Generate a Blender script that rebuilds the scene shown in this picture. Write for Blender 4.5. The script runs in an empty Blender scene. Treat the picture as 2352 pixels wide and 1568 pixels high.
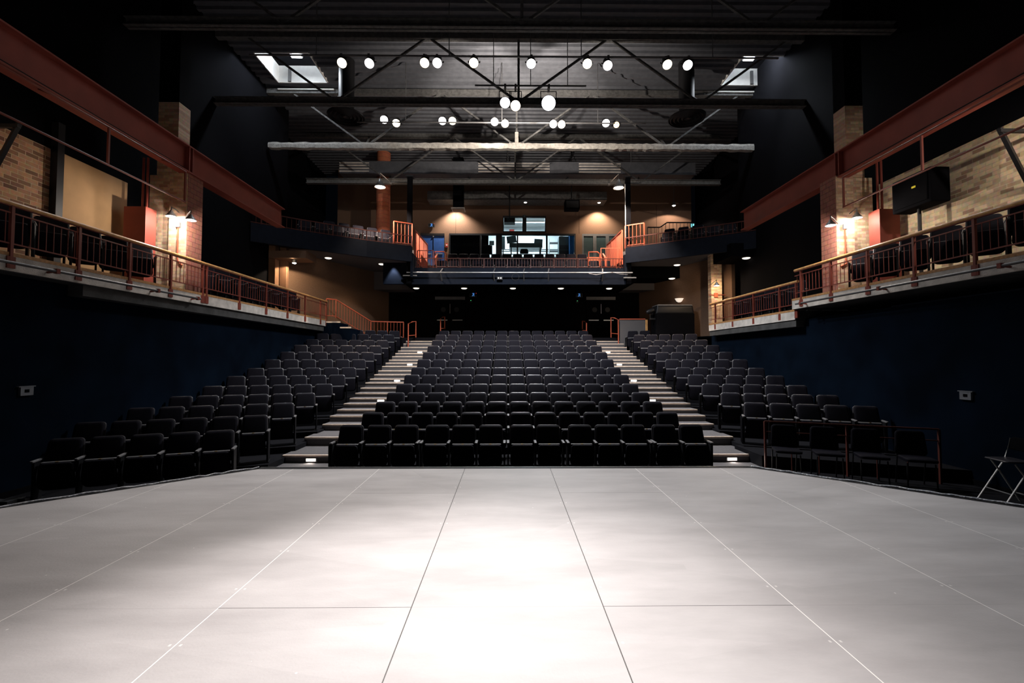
import bpy, bmesh, math, random
from mathutils import Vector, Matrix

RND = random.Random(11)
S = bpy.context.scene
COL = S.collection
PI = math.pi
rad = math.radians

# ------------------------------------------------------------------ camera
FPX = 1040.0                       # focal length in pixels of the 2352 px wide frame (about 16 mm)
EYE = Vector((0, 0, 1.58))         # standing on the stage
cd = bpy.data.cameras.new('camera')
cam = bpy.data.objects.new('camera', cd)
COL.objects.link(cam)
cd.sensor_width = 36.0
cd.lens = 36.0 * FPX / 2352.0
cd.clip_start, cd.clip_end = 0.05, 100
cam.location = EYE
cam.rotation_euler = (rad(90 + 2.09), 0, rad(-0.551))
S.camera = cam
CAMR = cam.rotation_euler.to_matrix()


def at(px, py, Y):
    """world point on the plane y = Y seen at pixel (px, py)"""
    d = CAMR @ Vector(((px - 1176) / FPX, -(py - 784) / FPX, -1))
    return EYE + d * (Y / d.y)


# ------------------------------------------------------------------ world, exposure
w = bpy.data.worlds.new('World')
S.world = w
w.use_nodes = True
w.node_tree.nodes['Background'].inputs[0].default_value = (0.35, 0.45, 0.7, 1)
w.node_tree.nodes['Background'].inputs[1].default_value = 0.002
S.view_settings.view_transform = 'Standard'
S.view_settings.look = 'None'
S.view_settings.exposure = 0.0
S.view_settings.gamma = 1.0
S.view_settings.use_curve_mapping = False
S.cycles.max_bounces = 6
S.cycles.sample_clamp_indirect = 3.0

# ------------------------------------------------------------------ lamps out of frame and generic lamp helpers
WARM = (1.0, 0.72, 0.45)
TUNG = (1.0, 0.88, 0.76)
WHITE = (1.0, 0.94, 0.92)
COOL = (0.85, 0.92, 1.0)


def spot(name, loc, target, watt, size, blend=0.3, color=WHITE, radius=0.08, parent=None):
    l = bpy.data.lights.new(name, 'SPOT')
    l.energy, l.color, l.spot_size, l.spot_blend, l.shadow_soft_size = watt, color, rad(size), blend, radius
    o = bpy.data.objects.new(name, l)
    COL.objects.link(o)
    o.location = loc
    d = Vector(target) - Vector(loc)
    o.rotation_euler = d.to_track_quat('-Z', 'Y').to_euler()
    return o


def point(name, loc, watt, color=WHITE, radius=0.06):
    l = bpy.data.lights.new(name, 'POINT')
    l.energy, l.color, l.shadow_soft_size = watt, color, radius
    o = bpy.data.objects.new(name, l)
    COL.objects.link(o)
    o.location = loc
    return o


def area(name, loc, target, watt, sx, sy, color=WHITE):
    l = bpy.data.lights.new(name, 'AREA')
    l.energy, l.color, l.shape, l.size, l.size_y = watt, color, 'RECTANGLE', sx, sy
    o = bpy.data.objects.new(name, l)
    COL.objects.link(o)
    o.location = loc
    d = Vector(target) - Vector(loc)
    o.rotation_euler = d.to_track_quat('-Z', 'Y').to_euler()
    return o


# ------------------------------------------------------------------ materials
def _new(name):
    m = bpy.data.materials.new(name)
    m.use_nodes = True
    nt = m.node_tree
    b = nt.nodes['Principled BSDF']
    return m, nt, b


def mat(name, col, rough=0.6, metal=0.0, var=0.12, scale=6.0, bump=0.0, bscale=40.0, spec=0.4):
    m, nt, b = _new(name)
    tc = nt.nodes.new('ShaderNodeTexCoord')
    nz = nt.nodes.new('ShaderNodeTexNoise')
    nz.inputs['Scale'].default_value = scale
    nz.inputs['Detail'].default_value = 4
    nt.links.new(tc.outputs['Object'], nz.inputs['Vector'])
    rp = nt.nodes.new('ShaderNodeValToRGB')
    rp.color_ramp.elements[0].position = 0.3
    rp.color_ramp.elements[1].position = 0.7
    rp.color_ramp.elements[0].color = (*[c * (1 - var) for c in col], 1)
    rp.color_ramp.elements[1].color = (*[min(1, c * (1 + var)) for c in col], 1)
    nt.links.new(nz.outputs['Fac'], rp.inputs['Fac'])
    nt.links.new(rp.outputs['Color'], b.inputs['Base Color'])
    b.inputs['Roughness'].default_value = rough
    b.inputs['Metallic'].default_value = metal
    b.inputs['Specular IOR Level'].default_value = spec
    if bump:
        n2 = nt.nodes.new('ShaderNodeTexNoise')
        n2.inputs['Scale'].default_value = bscale
        n2.inputs['Detail'].default_value = 5
        nt.links.new(tc.outputs['Object'], n2.inputs['Vector'])
        bp = nt.nodes.new('ShaderNodeBump')
        bp.inputs['Strength'].default_value = bump
        bp.inputs['Distance'].default_value = 0.02
        nt.links.new(n2.outputs['Fac'], bp.inputs['Height'])
        nt.links.new(bp.outputs['Normal'], b.inputs['Normal'])
    return m


def emit(name, col, strength):
    m, nt, b = _new(name)
    b.inputs['Base Color'].default_value = (*[c * 0.8 for c in col], 1)
    b.inputs['Emission Color'].default_value = (*col, 1)
    b.inputs['Emission Strength'].default_value = strength
    return m


def brick(name, c1, c2, mortar, axis, rough=0.85, bw=0.24, rh=0.082, bias=0.0):
    """running bond; axis = 'X' or 'Y' is the horizontal run of the wall"""
    m, nt, b = _new(name)
    tc = nt.nodes.new('ShaderNodeTexCoord')
    sp = nt.nodes.new('ShaderNodeSeparateXYZ')
    cb = nt.nodes.new('ShaderNodeCombineXYZ')
    nt.links.new(tc.outputs['Object'], sp.inputs[0])
    nt.links.new(sp.outputs[axis], cb.inputs['X'])
    nt.links.new(sp.outputs['Z'], cb.inputs['Y'])
    br = nt.nodes.new('ShaderNodeTexBrick')
    br.inputs['Scale'].default_value = 1.0
    br.inputs['Brick Width'].default_value = bw
    br.inputs['Row Height'].default_value = rh
    br.inputs['Mortar Size'].default_value = 0.007
    br.inputs['Mortar Smooth'].default_value = 0.2
    br.inputs['Bias'].default_value = bias
    br.inputs['Color1'].default_value = (*c1, 1)
    br.inputs['Color2'].default_value = (*c2, 1)
    br.inputs['Mortar'].default_value = (*mortar, 1)
    nt.links.new(cb.outputs[0], br.inputs['Vector'])
    nz = nt.nodes.new('ShaderNodeTexNoise')
    nz.inputs['Scale'].default_value = 14
    nz.inputs['Detail'].default_value = 5
    nt.links.new(tc.outputs['Object'], nz.inputs['Vector'])
    mx = nt.nodes.new('ShaderNodeMixRGB')
    mx.blend_type = 'MULTIPLY'
    mx.inputs['Fac'].default_value = 0.55
    nt.links.new(br.outputs['Color'], mx.inputs['Color1'])
    nt.links.new(nz.outputs['Color'], mx.inputs['Color2'])
    hs = nt.nodes.new('ShaderNodeHueSaturation')
    hs.inputs['Value'].default_value = 1.4
    nt.links.new(mx.outputs[0], hs.inputs['Color'])
    nt.links.new(hs.outputs[0], b.inputs['Base Color'])
    b.inputs['Roughness'].default_value = rough
    bp = nt.nodes.new('ShaderNodeBump')
    bp.invert = True
    bp.inputs['Distance'].default_value = 0.01
    nt.links.new(br.outputs['Fac'], bp.inputs['Height'])
    nt.links.new(bp.outputs['Normal'], b.inputs['Normal'])
    return m


def stage_mat():
    m, nt, b = _new('grey_stage_paint')
    N, L = nt.nodes, nt.links
    tc = N.new('ShaderNodeTexCoord')
    sp = N.new('ShaderNodeSeparateXYZ')
    L.new(tc.outputs['Object'], sp.inputs[0])

    def math_(op, a, bv=None, c=None):
        n = N.new('ShaderNodeMath')
        n.operation = op
        for i, v in enumerate((a, bv, c)):
            if v is None:
                continue
            if isinstance(v, (int, float)):
                n.inputs[i].default_value = v
            else:
                L.new(v, n.inputs[i])
        return n.outputs[0]
    X, Y = sp.outputs['X'], sp.outputs['Y']
    dx = math_('PINGPONG', math_('ADD', X, 0.61 + 12.2), 0.61)
    dy = math_('PINGPONG', math_('ADD', Y, 24.3 - 2.94), 1.215)
    lx = math_('LESS_THAN', dx, 0.0034)
    ly = math_('LESS_THAN', dy, 0.0026)
    ax = math_('ABSOLUTE', X)
    far = math_('GREATER_THAN', ax, 1.0)
    white = math_('MULTIPLY', lx, far)
    dark = math_('MAXIMUM', math_('MULTIPLY', lx, math_('SUBTRACT', 1.0, far)), math_('MULTIPLY', ly, math_('ADD', math_('MULTIPLY', math_('LESS_THAN', math_('ABSOLUTE', math_('SUBTRACT', ax, 1.22)), 0.61), 0.8), 0.15)))
    # screw heads along the seams
    sc = math_('MULTIPLY', math_('LESS_THAN', math_('ABSOLUTE', math_('SUBTRACT', dx, 0.03)), 0.007),
               math_('LESS_THAN', math_('PINGPONG', math_('ADD', Y, 20.0), 0.305), 0.009))
    # rolled paint: broad streaks along X
    mp = N.new('ShaderNodeMapping')
    mp.inputs['Scale'].default_value = (0.5, 1.6, 1)
    L.new(tc.outputs['Object'], mp.inputs[0])
    n1 = N.new('ShaderNodeTexNoise')
    n1.inputs['Scale'].default_value = 1.6
    n1.inputs['Detail'].default_value = 6
    n1.inputs['Roughness'].default_value = 0.6
    L.new(mp.outputs[0], n1.inputs['Vector'])
    rp = N.new('ShaderNodeValToRGB')
    rp.color_ramp.elements[0].position, rp.color_ramp.elements[1].position = 0.32, 0.68
    rp.color_ramp.elements[0].color = (0.40, 0.375, 0.37, 1)
    rp.color_ramp.elements[1].color = (0.53, 0.50, 0.492, 1)
    L.new(n1.outputs['Fac'], rp.inputs['Fac'])
    # patched marks
    n3 = N.new('ShaderNodeTexVoronoi')
    n3.inputs['Scale'].default_value = 0.9
    L.new(mp.outputs[0], n3.inputs['Vector'])
    pm = N.new('ShaderNodeMixRGB')
    pm.blend_type = 'MULTIPLY'
    pm.inputs['Fac'].default_value = 0.10
    L.new(rp.outputs[0], pm.inputs[1])
    bw = N.new('ShaderNodeRGBToBW')
    L.new(n3.outputs['Color'], bw.inputs[0])
    L.new(bw.outputs[0], pm.inputs[2])
    # specks of white paint
    n4 = N.new('ShaderNodeTexVoronoi')
    n4.inputs['Scale'].default_value = 3.2
    L.new(tc.outputs['Object'], n4.inputs['Vector'])
    speck = math_('LESS_THAN', n4.outputs['Distance'], 0.022)
    c1 = N.new('ShaderNodeMixRGB')
    c1.inputs[2].default_value = (0.85, 0.82, 0.78, 1)
    L.new(pm.outputs[0], c1.inputs[1])
    L.new(math_('MAXIMUM', math_('MAXIMUM', white, math_('MULTIPLY', sc, 0.5)), math_('MULTIPLY', speck, 0.6)), c1.inputs[0])
    c2 = N.new('ShaderNodeMixRGB')
    c2.inputs[2].default_value = (0.05, 0.045, 0.04, 1)
    L.new(c1.outputs[0], c2.inputs[1])
    L.new(dark, c2.inputs[0])
    L.new(c2.outputs[0], b.inputs['Base Color'])
    rr = N.new('ShaderNodeMapRange')
    rr.inputs['To Min'].default_value, rr.inputs['To Max'].default_value = 0.42, 0.62
    L.new(n1.outputs['Fac'], rr.inputs['Value'])
    L.new(rr.outputs[0], b.inputs['Roughness'])
    b.inputs['Specular IOR Level'].default_value = 0.35
    n2 = N.new('ShaderNodeTexNoise')
    n2.inputs['Scale'].default_value = 60
    n2.inputs['Detail'].default_value = 4
    L.new(tc.outputs['Object'], n2.inputs['Vector'])
    bp = N.new('ShaderNodeBump')
    bp.inputs['Strength'].default_value = 0.12
    bp.inputs['Distance'].default_value = 0.01
    L.new(n2.outputs['Fac'], bp.inputs['Height'])
    L.new(bp.outputs['Normal'], b.inputs['Normal'])
    return m


def glass_mat():
    m, nt, b = _new('window_glass')
    N, L = nt.nodes, nt.links
    tr = N.new('ShaderNodeBsdfTransparent')
    tr.inputs[0].default_value = (0.86, 0.93, 0.95, 1)
    gl = N.new('ShaderNodeBsdfGlossy')
    gl.inputs['Roughness'].default_value = 0.03
    lw = N.new('ShaderNodeLayerWeight')
    lw.inputs['Blend'].default_value = 0.2
    mx = N.new('ShaderNodeMixShader')
    L.new(lw.outputs['Fresnel'], mx.inputs[0])
    L.new(tr.outputs[0], mx.inputs[1])
    L.new(gl.outputs[0], mx.inputs[2])
    L.new(mx.outputs[0], N['Material Output'].inputs[0])
    return m


M = {}
M['stage'] = stage_mat()
M['black'] = mat('matt_black_paint_and_shade', (0.004, 0.004, 0.005), 0.9, spec=0.02)
M['black_steel'] = mat('black_steel', (0.010, 0.010, 0.012), 0.5, 0.2)
M['navy'] = mat('navy_wall_paint', (0.002, 0.005, 0.011), 0.9, var=0.35, scale=1.3, spec=0.03)
M['navy_fascia'] = mat('navy_fascia_paint', (0.008, 0.011, 0.019), 0.8, var=0.15, spec=0.08)
M['carpet'] = mat('charcoal_carpet', (0.13, 0.122, 0.125), 0.95, var=0.2, scale=60, bump=0.3, bscale=200, spec=0.05)
M['tier'] = mat('dark_tier_paint', (0.006, 0.006, 0.008), 0.9, spec=0.1)
M['nosing'] = mat('tan_step_nosing', (0.80, 0.64, 0.52), 0.6, var=0.15, scale=12)
M['seat_fabric'] = mat('black_seat_fabric', (0.0050, 0.0046, 0.0085), 0.7, var=0.25, scale=30, bump=0.25, bscale=250, spec=0.09)
M['seat_shell'] = mat('dark_seat_plastic', (0.030, 0.028, 0.034), 0.38, var=0.1, spec=0.6)
M['arm_pad'] = mat('grey_arm_plastic', (0.17, 0.165, 0.17), 0.4, spec=0.6)
M['brass'] = mat('brass_plate', (0.7, 0.48, 0.2), 0.35, 0.9)
M['red_steel'] = mat('oxide_red_steel', (0.27, 0.055, 0.038), 0.6, var=0.12, scale=2.5, bump=0.05)
M['red_rail'] = mat('red_rail_paint', (0.19, 0.04, 0.026), 0.5, var=0.1)
M['shaded_rail'] = mat('shaded_red_rail', (0.085, 0.02, 0.014), 0.5, var=0.1)  # shaded copy of the red rail paint, darkness put into the colour
M['orange_rail'] = mat('orange_rail_paint', (0.48, 0.10, 0.05), 0.5, var=0.08)
M['wood'] = mat('varnished_oak', (0.66, 0.35, 0.13), 0.35, var=0.25, scale=9, spec=0.5)
M['wood_edge'] = mat('oak_floor_edge', (0.42, 0.22, 0.09), 0.5, var=0.3, scale=20)
M['concrete'] = mat('rough_concrete', (0.60, 0.56, 0.52), 0.9, var=0.2, scale=5, bump=0.6, bscale=60)
M['dark_concrete'] = mat('dark_concrete', (0.06, 0.06, 0.06), 0.9, var=0.3, scale=4, bump=0.5, bscale=50)
M['fireproof'] = mat('grey_fireproofing', (0.10, 0.10, 0.10), 0.95, var=0.3, scale=9, bump=1.0, bscale=26)
M['chord'] = mat('lit_fireproofing', (0.40, 0.38, 0.35), 0.95, var=0.25, scale=9, bump=1.0, bscale=26)  # lit copy of the fireproofing, floodlight put into the paler colour
M['deck'] = mat('dark_roof_deck', (0.085, 0.09, 0.105), 0.7, 0.0, var=0.15)
M['grey_metal'] = mat('grey_metal', (0.14, 0.14, 0.145), 0.5, 0.5)
M['bright_metal'] = mat('bare_steel', (0.50, 0.50, 0.50), 0.35, 0.8)
M['pale_leg'] = mat('pale_enamel', (0.85, 0.84, 0.82), 0.35, var=0.05)
M['white'] = mat('white_paint', (0.82, 0.82, 0.8), 0.6, var=0.05)
M['tan'] = mat('tan_acoustic_panel', (0.17, 0.105, 0.072), 0.9, var=0.12, scale=30, bump=0.2, bscale=120, spec=0.05)
M['brown'] = mat('brown_wall_paint', (0.16, 0.085, 0.05), 0.85, var=0.15, scale=3, spec=0.15)
M['panel_tan'] = mat('tan_board', (0.42, 0.25, 0.12), 0.8, var=0.08, scale=3)
M['blue_door'] = mat('blue_door_paint', (0.025, 0.09, 0.32), 0.5, var=0.1)
M['brickY'] = brick('brown_brick_left', (0.11, 0.045, 0.022), (0.44, 0.23, 0.12), (0.46, 0.32, 0.2), 'Y')
M['brickYr'] = brick('cream_brick_right', (0.15, 0.055, 0.035), (0.62, 0.48, 0.30), (0.52, 0.42, 0.28), 'Y', bias=0.25)
M['brickX'] = brick('cream_brick_pier', (0.42, 0.24, 0.16), (0.72, 0.56, 0.38), (0.50, 0.38, 0.26), 'X', bw=0.22, rh=0.075)
M['brick_red'] = brick('painted_brick', (0.30, 0.12, 0.09), (0.34, 0.14, 0.10), (0.18, 0.07, 0.055), 'Y', bw=0.24, rh=0.12)
M['brick_col'] = brick('painted_column_block', (0.46, 0.14, 0.07), (0.50, 0.155, 0.08), (0.26, 0.08, 0.05), 'X', bw=2.0, rh=0.2)
M['glass'] = glass_mat()
M['rubber'] = mat('black_rubber', (0.02, 0.02, 0.02), 0.8)
M['grey_box'] = mat('grey_wall_box', (0.16, 0.17, 0.19), 0.5)
M['red_box'] = mat('red_plastic', (0.55, 0.04, 0.03), 0.5)
M['yellow'] = mat('yellow_label', (0.9, 0.75, 0.05), 0.5)
M['tape'] = mat('silver_edge_tape', (0.80, 0.82, 0.97), 0.3, 0.0, var=0.4, scale=30, bump=1.0, bscale=40)
M['blue_curtain'] = mat('blue_curtain', (0.03, 0.15, 0.35), 0.8)
M['white_block'] = mat('white_block_wall', (0.78, 0.84, 0.86), 0.7, var=0.05)
M['screen'] = mat('dark_screen', (0.03, 0.05, 0.055), 0.3)
E = {}
E['warm'] = emit('warm_lens', (1.0, 0.86, 0.62), 14)
E['cool'] = emit('white_lens', (1.0, 0.94, 0.95), 16)
E['amber'] = emit('amber_lens', (1.0, 0.62, 0.25), 8)
E['flood'] = emit('flood_lens', (0.96, 0.97, 1.0), 30)
E['scoop'] = emit('scoop_bulb', (1.0, 0.80, 0.6), 16)
E['down'] = emit('downlight_lens', (1.0, 0.88, 0.72), 2.2)
E['down_white'] = emit('downlight_white_lens', (1.0, 0.95, 0.9), 2.5)
E['step'] = emit('step_light_lens', (1.0, 0.93, 0.85), 2.2)
E['exit'] = emit('exit_pictogram', (0.10, 0.32, 0.80), 1.0)
E['exit_green'] = emit('exit_pictogram_green', (0.3, 0.9, 0.95), 1.2)
E['red_dot'] = emit('red_pilot_light', (1, 0.05, 0.05), 2)
E['green_dot'] = emit('green_pilot_light', (0.1, 0.9, 0.3), 1.5)
E['booth'] = emit('booth_ceiling_tube', (0.85, 0.95, 1.0), 3)
E['sconce'] = emit('sconce_bowl', (1.0, 0.85, 0.7), 0.8)


# ------------------------------------------------------------------ mesh helpers
class MB:
    def __init__(self):
        self.v, self.f = [], []

    def add(self, vs, fs, T=None):
        n = len(self.v)
        for p in vs:
            p = Vector(p)
            self.v.append(T @ p if T is not None else p)
        self.f += [tuple(n + i for i in f) for f in fs]
        return self

    def box(self, x0, x1, y0, y1, z0, z1, T=None):
        x0, x1 = min(x0, x1), max(x0, x1)
        y0, y1 = min(y0, y1), max(y0, y1)
        z0, z1 = min(z0, z1), max(z0, z1)
        vs = [(x, y, z) for z in (z0, z1) for y in (y0, y1) for x in (x0, x1)]
        return self.add(vs, [(0, 2, 3, 1), (4, 5, 7, 6), (0, 1, 5, 4), (2, 6, 7, 3), (0, 4, 6, 2), (1, 3, 7, 5)], T)

    def prism(self, poly, z0, z1):
        a = sum(poly[i][0] * poly[(i + 1) % len(poly)][1] - poly[(i + 1) % len(poly)][0] * poly[i][1] for i in range(len(poly)))
        if a < 0:
            poly = poly[::-1]
        n = len(poly)
        vs = [(x, y, z0) for x, y in poly] + [(x, y, z1) for x, y in poly]
        fs = [tuple(range(n))[::-1], tuple(range(n, 2 * n))] + [(i, (i + 1) % n, n + (i + 1) % n, n + i) for i in range(n)]
        return self.add(vs, fs)

    def bar(self, p0, p1, w, h=None, up=(0, 0, 1)):
        """rectangular bar from p0 to p1"""
        h = w if h is None else h
        p0, p1 = Vector(p0), Vector(p1)
        d = (p1 - p0).normalized()
        u = Vector(up)
        if abs(d.dot(u)) > 0.98:
            u = Vector((0, 1, 0)) if abs(d.y) < 0.9 else Vector((1, 0, 0))
        s = d.cross(u).normalized()
        u = s.cross(d).normalized()
        vs = []
        for p in (p0, p1):
            for a, b in ((-1, -1), (1, -1), (1, 1), (-1, 1)):
                vs.append(p + s * a * w / 2 + u * b * h / 2)
        return self.add(vs, [(3, 2, 1, 0), (4, 5, 6, 7), (0, 1, 5, 4), (1, 2, 6, 5), (2, 3, 7, 6), (3, 0, 4, 7)])

    def path(self, pts, r, n=8):
        pts = [Vector(p) for p in pts]
        rings = []
        for i, p in enumerate(pts):
            a = pts[max(i - 1, 0)]
            b = pts[min(i + 1, len(pts) - 1)]
            d = (b - a).normalized()
            u = Vector((0, 0, 1)) if abs(d.z) < 0.95 else Vector((0, 1, 0))
            s = d.cross(u).normalized()
            u = s.cross(d).normalized()
            rings.append([p + (s * math.cos(2 * PI * k / n) + u * math.sin(2 * PI * k / n)) * r for k in range(n)])
        vs = [q for ring in rings for q in ring]
        fs = []
        for i in range(len(pts) - 1):
            for k in range(n):
                k2 = (k + 1) % n
                fs.append((i * n + k, i * n + k2, (i + 1) * n + k2, (i + 1) * n + k))
        fs.append(tuple(range(n)))
        fs.append(tuple(range((len(pts) - 1) * n, len(pts) * n))[::-1])
        # normals outward whichever way
        return self.add(vs, fs)

    def tube(self, p0, p1, r, n=8):
        return self.path([p0, p1], r, n)

    def lathe(self, prof, n=20, T=None, cap=True):
        vs, fs = [], []
        for r, z in prof:
            vs += [(r * math.cos(2 * PI * k / n), r * math.sin(2 * PI * k / n), z) for k in range(n)]
        for i in range(len(prof) - 1):
            for k in range(n):
                k2 = (k + 1) % n
                fs.append((i * n + k, i * n + k2, (i + 1) * n + k2, (i + 1) * n + k))
        if cap:
            fs.append(tuple(range(n))[::-1])
            fs.append(tuple(range((len(prof) - 1) * n, len(prof) * n)))
        return self.add(vs, fs, T)

    def plate(self, wt, wb, h, t, rt, rb, T=None, b=0.012, seg=5, bow=0.0):
        """upright plate with rounded corners: x across, z from 0 to h, y from 0 (front) to t (rear)"""
        def arc(cx, cz, r, a0, a1):
            return [(cx + r * math.cos(a0 + (a1 - a0) * k / seg), cz + r * math.sin(a0 + (a1 - a0) * k / seg)) for k in range(seg + 1)]
        o = arc(wb / 2 - rb, rb, rb, -PI / 2, 0) + arc(wt / 2 - rt, h - rt, rt, 0, PI / 2) + arc(-wt / 2 + rt, h - rt, rt, PI / 2, PI) + arc(-wb / 2 + rb, rb, rb, PI, 1.5 * PI)
        n = len(o)
        w = max(wt, wb)
        vs, fs = [], []
        for ins, y in ((b * 2.2, 0), (b * 0.5, b * 0.45), (0, b), (0, t - b), (b, t)):
            sx, sz = 1 - 2 * ins / w, 1 - 2 * ins / h
            for x, z in o:
                vs.append((x * sx, y + bow * (2 * x / w) ** 2 * -1, (z - h / 2) * sz + h / 2))
        for i in range(4):
            for k in range(n):
                k2 = (k + 1) % n
                fs.append((i * n + k, i * n + k2, (i + 1) * n + k2, (i + 1) * n + k))
        fs.append(tuple(range(n)))
        fs.append(tuple(range(4 * n, 5 * n))[::-1])
        fs = [f[::-1] for f in fs]
        return self.add(vs, fs, T)

    def build(self, name, m, parent=None, world=False, smooth=False):
        me = bpy.data.meshes.new(name)
        off = parent.location if (parent is not None and world) else Vector((0, 0, 0))
        me.from_pydata([tuple(p - off) for p in self.v], [], self.f)
        me.materials.append(m)
        bm = bmesh.new()
        bm.from_mesh(me)
        bmesh.ops.recalc_face_normals(bm, faces=bm.faces)
        bm.to_mesh(me)
        bm.free()
        if smooth:
            for p in me.polygons:
                p.use_smooth = True
            me.set_sharp_from_angle(angle=rad(38))
        o = bpy.data.objects.new(name, me)
        COL.objects.link(o)
        if parent is not None:
            o.parent = parent
        return o


def thing(name, label, cat, loc=(0, 0, 0), rotz=0.0, group=None):
    o = bpy.data.objects.new(name, None)
    o.empty_display_size = 0.1
    COL.objects.link(o)
    o.location = loc
    o.rotation_euler = (0, 0, rotz)
    o['label'], o['category'] = label, cat
    if group:
        o['group'] = group
    return o


def solo(name, mb, m, label, cat, group=None, smooth=False):
    o = mb.build(name, m, smooth=smooth)
    o['label'], o['category'] = label, cat
    if group:
        o['group'] = group
    return o


def struct(name, mb, m, parent=None, smooth=False):
    o = mb.build(name, m, parent, smooth=smooth)
    o['kind'] = 'structure'
    return o


def sub(o, parent, loc=None, rot=None):
    """linked copy of a part"""
    c = o.copy()
    COL.objects.link(c)
    c.parent = parent
    if loc is not None:
        c.location = loc
    if rot is not None:
        c.rotation_euler = rot
    return c


ORD = ['first', 'second', 'third', 'fourth', 'fifth', 'sixth', 'seventh', 'eighth', 'ninth', 'tenth', 'eleventh', 'twelfth', 'thirteenth', 'fourteenth', 'fifteenth', 'sixteenth']

# ------------------------------------------------------------------ levels
ROWY = [8.88 + 0.986 * i for i in range(13)]
TOP = [.285, .41, .547, .689, .857, 1.074, 1.275, 1.536, 1.796, 2.065, 2.313, 2.597, 2.823]   # backrest tops
SH = 0.92
FLR = [t - SH for t in TOP]
FL0 = FLR[0]
PLAT = 2.54
XL, XR = -7.95, 8.15          # lower side walls
GL, GR = -7.6, 7.8            # gallery fronts
GZ = 3.16                     # gallery floor
BACK = 23.6                   # wall behind the lower seating
BBACK = 24.3                  # wall behind the balcony
CEIL = 11.8

# ------------------------------------------------------------------ stage
SE = [(-7.6, 2.8), (-3.56, 6.57), (3.53, 6.57), (7.75, 2.7)]
st = thing('stage_platform', 'low stage of grey painted sheets with dark panel seams', 'stage', (0, 3, FL0))
poly = [(-7.6, -3.5)] + SE + [(7.75, -3.5)]
MB().prism(poly, -0.05, 0).build('stage_deck', M['stage'], st, True).location = (0, 0, 0)
# keep seam coordinates in world space: deck object sits at the world origin
dk = st.children[0]
dk.data.transform(Matrix.Translation(st.location))
dk.location = -Vector(st.location)
inner = [(x * 0.985, y - 0.06) for x, y in poly]
MB().prism(inner, FL0, -0.05).build('stage_skirt', M['black'], st, True)
e = MB()
for a, b_ in zip(SE, SE[1:]):
    e.bar((*a, -0.02), (*b_, -0.02), 0.05, 0.05)
e.build('edge_trim', M['black_steel'], st, True)
for k, (a, b_) in enumerate(zip(SE, SE[1:])):
    if k == 1:
        MB().bar((a[0], a[1] + .045, 0.004), (b_[0], b_[1] + .045, 0.004), 0.012, 0.012).build('edge_strip', M['bright_metal'], st, True)
        continue
    n = 60
    a, b_ = Vector(a), Vector(b_)
    pts = []
    for i in range(n + 1):
        q = a.lerp(b_, i / n)
        pts.append((q.x, q.y + 0.03 + RND.uniform(-.014, .014), 0.004 + RND.random() * 0.016))
    MB().path(pts, 0.011, 6).build('edge_tape', M['tape'], st, True)

# ------------------------------------------------------------------ house floor, tiers
struct('floor', MB().box(-10, 10.5, -4, 25, FL0 - 0.3, FL0), M['tier'])
struct('floor_aisle_left', MB().box(-4.84, -3.27, 6.8, 9.8, FL0, FL0 + 0.006), M['carpet'])
struct('floor_aisle_right', MB().box(3.83, 5.42, 6.8, 9.8, FL0, FL0 + 0.006), M['carpet'])
CX = 0.28
mb = MB()
for i in range(1, 13):
    mb.box(CX - 3.55, CX + 3.55, ROWY[i] - 0.90, 21.35, FL0, FLR[i])
struct('floor_tier_center', mb, M['tier'])
mb = MB()
mb.box(-9.2, 10.2, 21.35, 25, FL0, PLAT)
struct('floor_cross_aisle', mb, M['tier'])

ANG = rad(21.5)


def side_in(i, s):
    """inner seat of side row i; s = -1 left, 1 right"""
    dy = max(0.62 - 0.16 * i, -0.02)
    return Vector((-5.18 if s < 0 else 5.76, ROWY[i] - dy))


def side_dir(s):
    return Vector((s * math.cos(ANG), -math.sin(ANG)))


for s in (-1, 1):
    mb = MB()
    for i in range(1 if s < 0 else 2, 13):
        p = side_in(i, s)
        d = side_dir(s)
        nrm = Vector((s * -math.sin(ANG), -math.cos(ANG)))     # towards the stage
        a = p - d * 0.30 + nrm * 0.55
        b_ = p + d * 3.1 + nrm * 0.55
        lim = (XL if s < 0 else XR)
        tt = (lim - a.x) / (b_.x - a.x)
        b_ = a.lerp(b_, tt)
        mb.prism([(a.x, a.y), (b_.x, b_.y), (b_.x, 21.35), (a.x, 21.35)], FL0, FLR[i])
    struct('floor_tier_left' if s < 0 else 'floor_tier_right', mb, M['tier'])

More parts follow.
